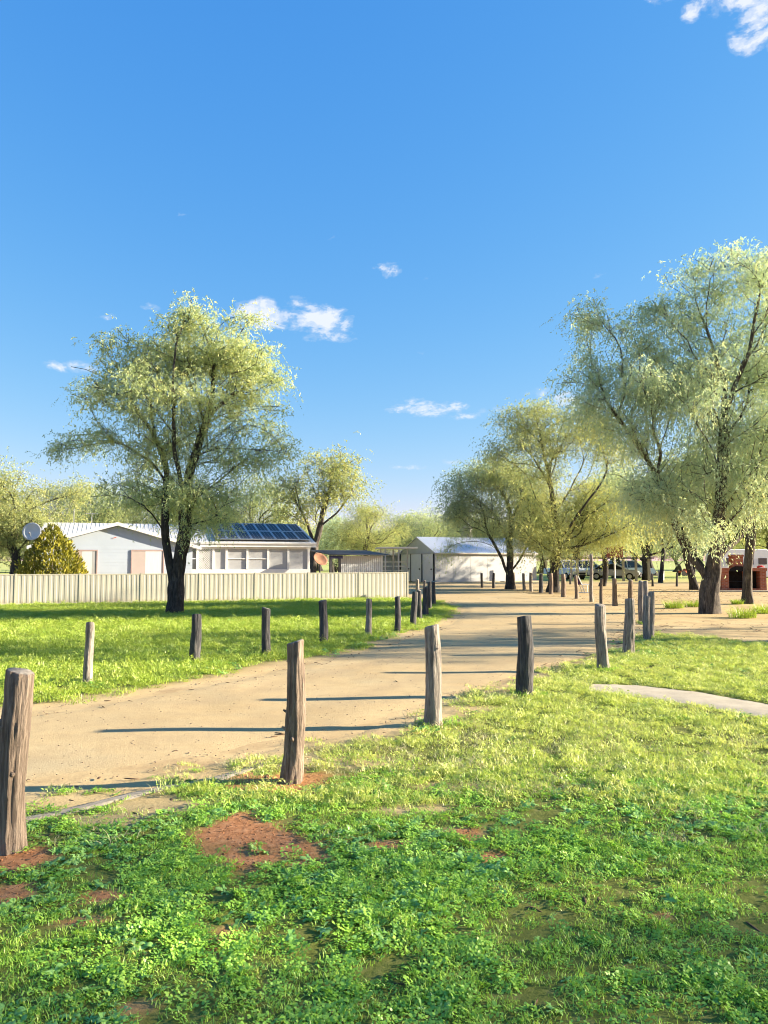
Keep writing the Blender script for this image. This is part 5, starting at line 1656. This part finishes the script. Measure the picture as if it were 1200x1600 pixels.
def scatter_object(name, label, cat, pts, scale, src_list, seed, tilt=0.25):
    """one 'stuff' object: points with instances of the source plants, by geometry nodes"""
    rng = np.random.RandomState(seed)
    me = bpy.data.meshes.new(name)
    me.vertices.add(len(pts)); me.vertices.foreach_set('co', np.asarray(pts, np.float32).ravel())
    rot = np.stack([rng.normal(0, tilt, len(pts)), rng.normal(0, tilt, len(pts)), rng.uniform(0, 6.283, len(pts))], 1)
    a = me.attributes.new('rot', 'FLOAT_VECTOR', 'POINT'); a.data.foreach_set('vector', rot.astype(np.float32).ravel())
    a = me.attributes.new('size', 'FLOAT', 'POINT'); a.data.foreach_set('value', np.asarray(scale, np.float32))
    a = me.attributes.new('variant', 'INT', 'POINT'); a.data.foreach_set('value', rng.randint(0, len(src_list), len(pts)).astype(np.int32))
    me.update()
    o = link(name, me)
    ng = bpy.data.node_groups.new(name + '_nodes', 'GeometryNodeTree')
    ng.interface.new_socket('Geometry', in_out='INPUT', socket_type='NodeSocketGeometry')
    ng.interface.new_socket('Geometry', in_out='OUTPUT', socket_type='NodeSocketGeometry')
    t = NT(ng)
    gi = t.add('NodeGroupInput'); go = t.add('NodeGroupOutput')
    join = t.add('GeometryNodeJoinGeometry')
    def named(nm, tp):
        nd = t.add('GeometryNodeInputNamedAttribute'); nd.data_type = tp; nd.inputs['Name'].default_value = nm
        return nd.outputs['Attribute']
    var = named('variant', 'INT'); sz = named('size', 'FLOAT'); rt = named('rot', 'FLOAT_VECTOR')
    e2r = t.add('FunctionNodeEulerToRotation'); t.l.new(rt, e2r.inputs[0])
    for i, s_ in enumerate(src_list):
        oi = t.add('GeometryNodeObjectInfo'); oi.inputs['Object'].default_value = s_; oi.inputs['As Instance'].default_value = True
        cmp = t.add('FunctionNodeCompare'); cmp.data_type = 'INT'; cmp.operation = 'EQUAL'
        ins_ = [s for s in cmp.inputs if s.enabled]
        t.l.new(var, ins_[0]); ins_[1].default_value = i
        iop = t.add('GeometryNodeInstanceOnPoints')
        t.l.new(gi.outputs[0], iop.inputs['Points']); t.l.new(cmp.outputs[0], iop.inputs['Selection']); t.l.new(oi.outputs['Geometry'], iop.inputs['Instance'])
        t.l.new(e2r.outputs[0], iop.inputs['Rotation']); t.l.new(sz, iop.inputs['Scale'])
        t.l.new(iop.outputs[0], join.inputs[0])
    t.l.new(join.outputs[0], go.inputs[0])
    md = o.modifiers.new('scatter', 'NODES'); md.node_group = ng
    return tag(o, label, cat, None, 'stuff')


def visible(P, margin=0.8):
    """keep plants in the viewed wedge, with room for a step to the side"""
    return np.abs(P[:, 0]) < P[:, 1] * 0.52 + margin


def sample(poly, x0, x1, y0, y1, n, seed, amp=0.14, sc=1.5, nseed=6):
    rng = np.random.RandomState(seed)
    P = np.stack([rng.uniform(x0, x1, n), rng.uniform(y0, y1, n)], 1)
    P = P[visible(P)]
    s = poly_sdf(P, poly) + edge_noise(P, amp, sc, nseed)
    k = s > 0
    return P[k], s[k], rng


def put(P, z=0.004):
    return np.concatenate([P, (z + ground_z(P))[:, None]], 1)


PATH_POLY = [gp(*p)[:2] for p in [(905, 1082), (980, 1089), (1100, 1107), (1230, 1133), (1500, 1191), (1500, 1150), (1230, 1104), (1100, 1082), (1000, 1070), (930, 1068)]]
EDGE_POLY = [gp(*p)[:2] for p in [(-40, 1305), (40, 1287), (110, 1271), (200, 1250), (270, 1236), (340, 1222), (420, 1198), (420, 1192), (340, 1215), (270, 1228), (200, 1241), (110, 1262), (40, 1277), (-40, 1294)]]


def scatter_near(kind, density, seed, size, y0, y1, field, name, label, cat, z=0.004):
    n = int(density * 20 * (y1 - y0))
    P, s, rng = sample(NEAR, -8.5, 11.5, y0, y1, n, seed)
    cov = near_cover(P, s)
    on_path = np.maximum(poly_sdf(P, PATH_POLY), poly_sdf(P, EDGE_POLY) * (fbm(P[:, 0] * 3, P[:, 1] * 3, None, 91, 3) > 0.5)) > 0.0
    gap = np.clip(.62 + (fbm(P[:, 0] * 2.6, P[:, 1] * 2.6, None, 95, 4) - .40) * 4, .34, 1)
    pr = np.clip(cov * 1.25 - .12, 0, 1) * field(P, s) * gap
    k = (rng.rand(len(P)) < pr) & ~on_path
    P = P[k]
    sc_ = rng.uniform(size[0], size[1], len(P))
    return scatter_object(name, label, cat, put(P, z), sc_, KINDS[kind], seed)


def f_weed(P, s):
    n = fbm(P[:, 0] * 0.9 + 4, P[:, 1] * 0.9, None, 51, 4)
    left = np.clip((0.9 - P[:, 0]) * 0.35, 0, .55)
    mid = np.exp(-((P[:, 1] - 5.0) / 1.3) ** 2) * .25
    return np.clip((n - .52) * 5 + left + mid, 0.03, 1)


def f_clover(P, s):
    n = fbm(P[:, 0] * 1.3 + 14, P[:, 1] * 1.3, None, 52, 4)
    return np.clip(.42 + (n - .45) * 3.2 - np.clip(P[:, 0] - .6, 0, 1.5) * .22, .25, 1)


def f_grass(P, s):
    n = fbm(P[:, 0] * 1.1 + 24, P[:, 1] * 1.1, None, 53, 4)
    return np.clip(.6 + (n - .45) * 3 + np.clip(P[:, 0] - .3, 0, 1.5) * .3, .35, 1)


def f_dry(P, s):
    n = fbm(P[:, 0] * 1.0 + 34, P[:, 1] * 1.0, None, 54, 4)
    return np.clip((n - .5) * 3 + np.exp(-((P[:, 1] - 6.6) / .9) ** 2) * .8 + np.clip(1.2 - s, 0, 1) * .4, 0, 1)


scatter_near('weed', 290, 1, (.5, 1.0), 2.0, 6.2, f_weed, 'lawn_weeds', 'broad-leaved green weeds covering the near lawn', 'weeds')
scatter_near('clover', 430, 2, (.5, 1.0), 2.0, 6.4, f_clover, 'lawn_clover', 'small-leaved clover among the near lawn', 'clover')
scatter_near('grass', 230, 3, (.6, 1.1), 2.0, 7.0, f_grass, 'lawn_grass', 'short bright green grass of the near lawn', 'grass')
scatter_near('dry', 120, 4, (.8, 1.5), 4.8, 12.0, f_dry, 'dry_grass', 'straw-coloured dry grass along the lawn edge by the road', 'dry grass')
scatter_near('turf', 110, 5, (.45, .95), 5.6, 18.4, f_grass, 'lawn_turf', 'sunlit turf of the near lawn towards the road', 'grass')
scatter_near('weed', 40, 6, (.8, 1.6), 7.5, 18.0, f_weed, 'edge_weeds', 'scattered weeds in the sunlit part of the near lawn', 'weeds')

P, s, rng = sample(LEFT, -24, 5, 7, 38, int(50 * 29 * 31), 8, 0.25, 0.9, 7)
cov = left_cover(P, s)
k = rng.rand(len(P)) < np.clip(cov * 1.2 - .1, 0, 1) * np.clip(1.25 - P[:, 1] / 60, .5, 1)
P = P[k]
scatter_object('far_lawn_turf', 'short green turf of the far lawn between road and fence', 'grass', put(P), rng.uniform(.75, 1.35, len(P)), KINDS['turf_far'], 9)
P, s, rng = sample(LEFT, -24, 5, 7, 30, int(14 * 29 * 23), 18, 0.25, 0.9, 7)
k = rng.rand(len(P)) < left_cover(P, s) * np.clip((fbm(P[:, 0] * .8, P[:, 1] * .8, None, 61, 4) - .5) * 5, 0, 1)
P = P[k]
scatter_object('far_lawn_weeds', 'clumps of broad weeds in the far lawn', 'weeds', put(P), rng.uniform(1.0, 2.0, len(P)), KINDS['weed'], 19)

# weed tufts at post feet
tuft = []
rng = np.random.RandomState(3)
for (px, py, n, r) in ((305, 1040, 40, .28), (990, 1020, 40, .32), (1005, 1006, 50, .35), (138, 1072, 16, .2), (676, 1136, 18, .15), (505, 1009, 16, .2), (576, 998, 14, .2)):
    c = gp(px, py)
    for q in range(n): tuft.append((c[0] + rng.normal(0, r), c[1] + rng.normal(0, r * .8), 0.004))
tuft = np.array(tuft)
scatter_object('foot_weeds', 'taller weeds gathered round the feet of posts', 'weeds', tuft, rng.uniform(.9, 1.7, len(tuft)), KINDS['weed'], 23)

foot = []
for (bx, by, ty, tx, wpx, mt, lab, st) in NEARROW[2:]:
    c = gp(bx, by); r0 = wpx / 1200 * c[1] / 2
    for q in range(26 if by > 1040 else 14):
        a = rng.uniform(0, 6.28); rr_ = r0 * rng.uniform(1.0, 2.3); foot.append((c[0] + rr_ * math.cos(a), c[1] + rr_ * math.sin(a), .004))
for (bx, by, ty, tx, wpx, mt, lab) in LEFTROW[:7]:
    c = gp(bx, by); r0 = wpx / 1200 * c[1] / 2
    for q in range(16):
        a = rng.uniform(0, 6.28); rr_ = r0 * rng.uniform(1.0, 2.4); foot.append((c[0] + rr_ * math.cos(a), c[1] + rr_ * math.sin(a), .004))
foot = np.array(foot)
scatter_object('foot_grass', 'long grass fringing the feet of the posts', 'grass', foot, rng.uniform(1.0, 2.4, len(foot)), KINDS['grass'] + KINDS['dry'], 24)

# tussocks in the bare yard
for i, (px, py, r, lab) in enumerate(((1053, 950, .40, 'yellow-green grass tussock farthest left beside the thick ribbed trunk'), (1083, 948, .34, 'grass tussock touching the left side of the thick ribbed trunk'),
                                      (1160, 965, .45, 'broad low grass tussock in front of the slim grey trunk'), (1152, 944, .26, 'small upright tussock left of the slim grey trunk'),
                                      (1193, 958, .40, 'green tussock at the right edge of the bare yard'))):
    c = gp(px, py); rng = np.random.RandomState(90 + i); st = []
    for q in range(260):
        rr_ = r * .7 * math.sqrt(rng.rand()); a = rng.uniform(0, 6.28)
        st.append(blade(rng, rr_ * math.cos(a) * 1.3, rr_ * math.sin(a), rng.uniform(.16, .46) * (r / .4), rng.uniform(.005, .010), a + rng.normal(0, .6), rng.uniform(.3, 1.0), rng.rand(), 3))
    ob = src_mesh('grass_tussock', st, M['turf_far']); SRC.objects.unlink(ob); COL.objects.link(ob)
    ob.location = tuple(c)
    tag(ob, lab, 'grass tussock', 'tussocks in the bare yard')

# pebbles, bark chips and leaf litter
def lump_source(name, mat, sx, sy, sz, seed):
    rng = np.random.RandomState(seed)
    t = (1 + 5 ** .5) / 2
    V = np.array([(-1, t, 0), (1, t, 0), (-1, -t, 0), (1, -t, 0), (0, -1, t), (0, 1, t), (0, -1, -t), (0, 1, -t), (t, 0, -1), (t, 0, 1), (-t, 0, -1), (-t, 0, 1)]) / 1.9
    V = V * (1 + rng.normal(0, .16, (12, 1))) * np.array((sx, sy, sz))
    F = [(0, 11, 5), (0, 5, 1), (0, 1, 7), (0, 7, 10), (0, 10, 11), (1, 5, 9), (5, 11, 4), (11, 10, 2), (10, 7, 6), (7, 1, 8), (3, 9, 4), (3, 4, 2), (3, 2, 6), (3, 6, 8), (3, 8, 9), (4, 9, 5), (2, 4, 11), (6, 2, 10), (8, 6, 7), (9, 8, 1)]
    ob = bpy.data.objects.new(name, fast_mesh(name, V, [np.array(F)], False, [mat])); SRC.objects.link(ob)
    return ob


M['stone'] = simple('pebble stone', (0.24, 0.18, 0.125), 0.9, 0.35, 30.0, 0.15)
M['litter'] = simple('bark litter', (0.13, 0.085, 0.055), 0.95, 0.5, 20.0, 0.1)
peb = [lump_source('pebble_source', M['stone'], .012, .010, .006, 1), lump_source('pebble_source', M['stone'], .008, .009, .006, 2)]
lit = [lump_source('litter_source', M['litter'], .05, .006, .004, 3), lump_source('litter_source', M['litter'], .022, .011, .003, 4), lump_source('litter_source', M['litter'], .03, .004, .004, 5)]
rng = np.random.RandomState(15)
P = np.stack([rng.uniform(-9, 9, 16000), 5 + 22 * rng.rand(16000) ** 1.6], 1); P = P[visible(P)]
s = poly_sdf(P, ROAD); k = (s > -.5) & (rng.rand(len(P)) < np.clip(.25 + np.exp(-np.abs(s) / .5), 0, 1)); P = P[k]
scatter_object('road_pebbles', 'small pebbles scattered over the dirt road', 'pebbles', put(P, .002), rng.uniform(.25, .9, len(P)) * rng.choice([.7, 1, 1.4], len(P)), peb, 16, .1)
P = np.stack([rng.uniform(-7, 20, 26000), 2.5 + 45 * rng.rand(26000)], 1); P = P[visible(P)]
nn = fbm(P[:, 0] * .5, P[:, 1] * .5, None, 71, 4); s = poly_sdf(P, ROAD); sl = poly_sdf(P, LEFT)
k = (sl < 0) & (rng.rand(len(P)) < np.clip((nn - .45) * 4, .03, 1) * np.where(s > .4, .07, 1.0)); P = P[k]
scatter_object('leaf_litter', 'twigs and bark litter under the trees and along the road', 'litter', put(P, .004), rng.uniform(.6, 1.7, len(P)), lit, 17, .1)

M['crumb'] = simple('red soil crumbs', (0.42, 0.19, 0.085), 0.95, 0.45, 25.0, 0.1)
crumb = [lump_source('crumb_source', M['crumb'], .010, .008, .006, 8), lump_source('crumb_source', M['crumb'], .006, .007, .005, 9), lump_source('crumb_source', M['litter'], .03, .003, .003, 10)]
rng = np.random.RandomState(25)
P = np.stack([rng.uniform(-4, 4, 90000), rng.uniform(3, 9, 90000)], 1); P = P[visible(P, 0.2)]
k = rng.rand(len(P)) < patch_field(P, RED) * .4; P = P[k]
scatter_object('soil_crumbs', 'crumbs of red soil and dry stems on the bare patches', 'soil', put(P, .005), rng.uniform(.2, .75, len(P)), crumb, 26, .2)
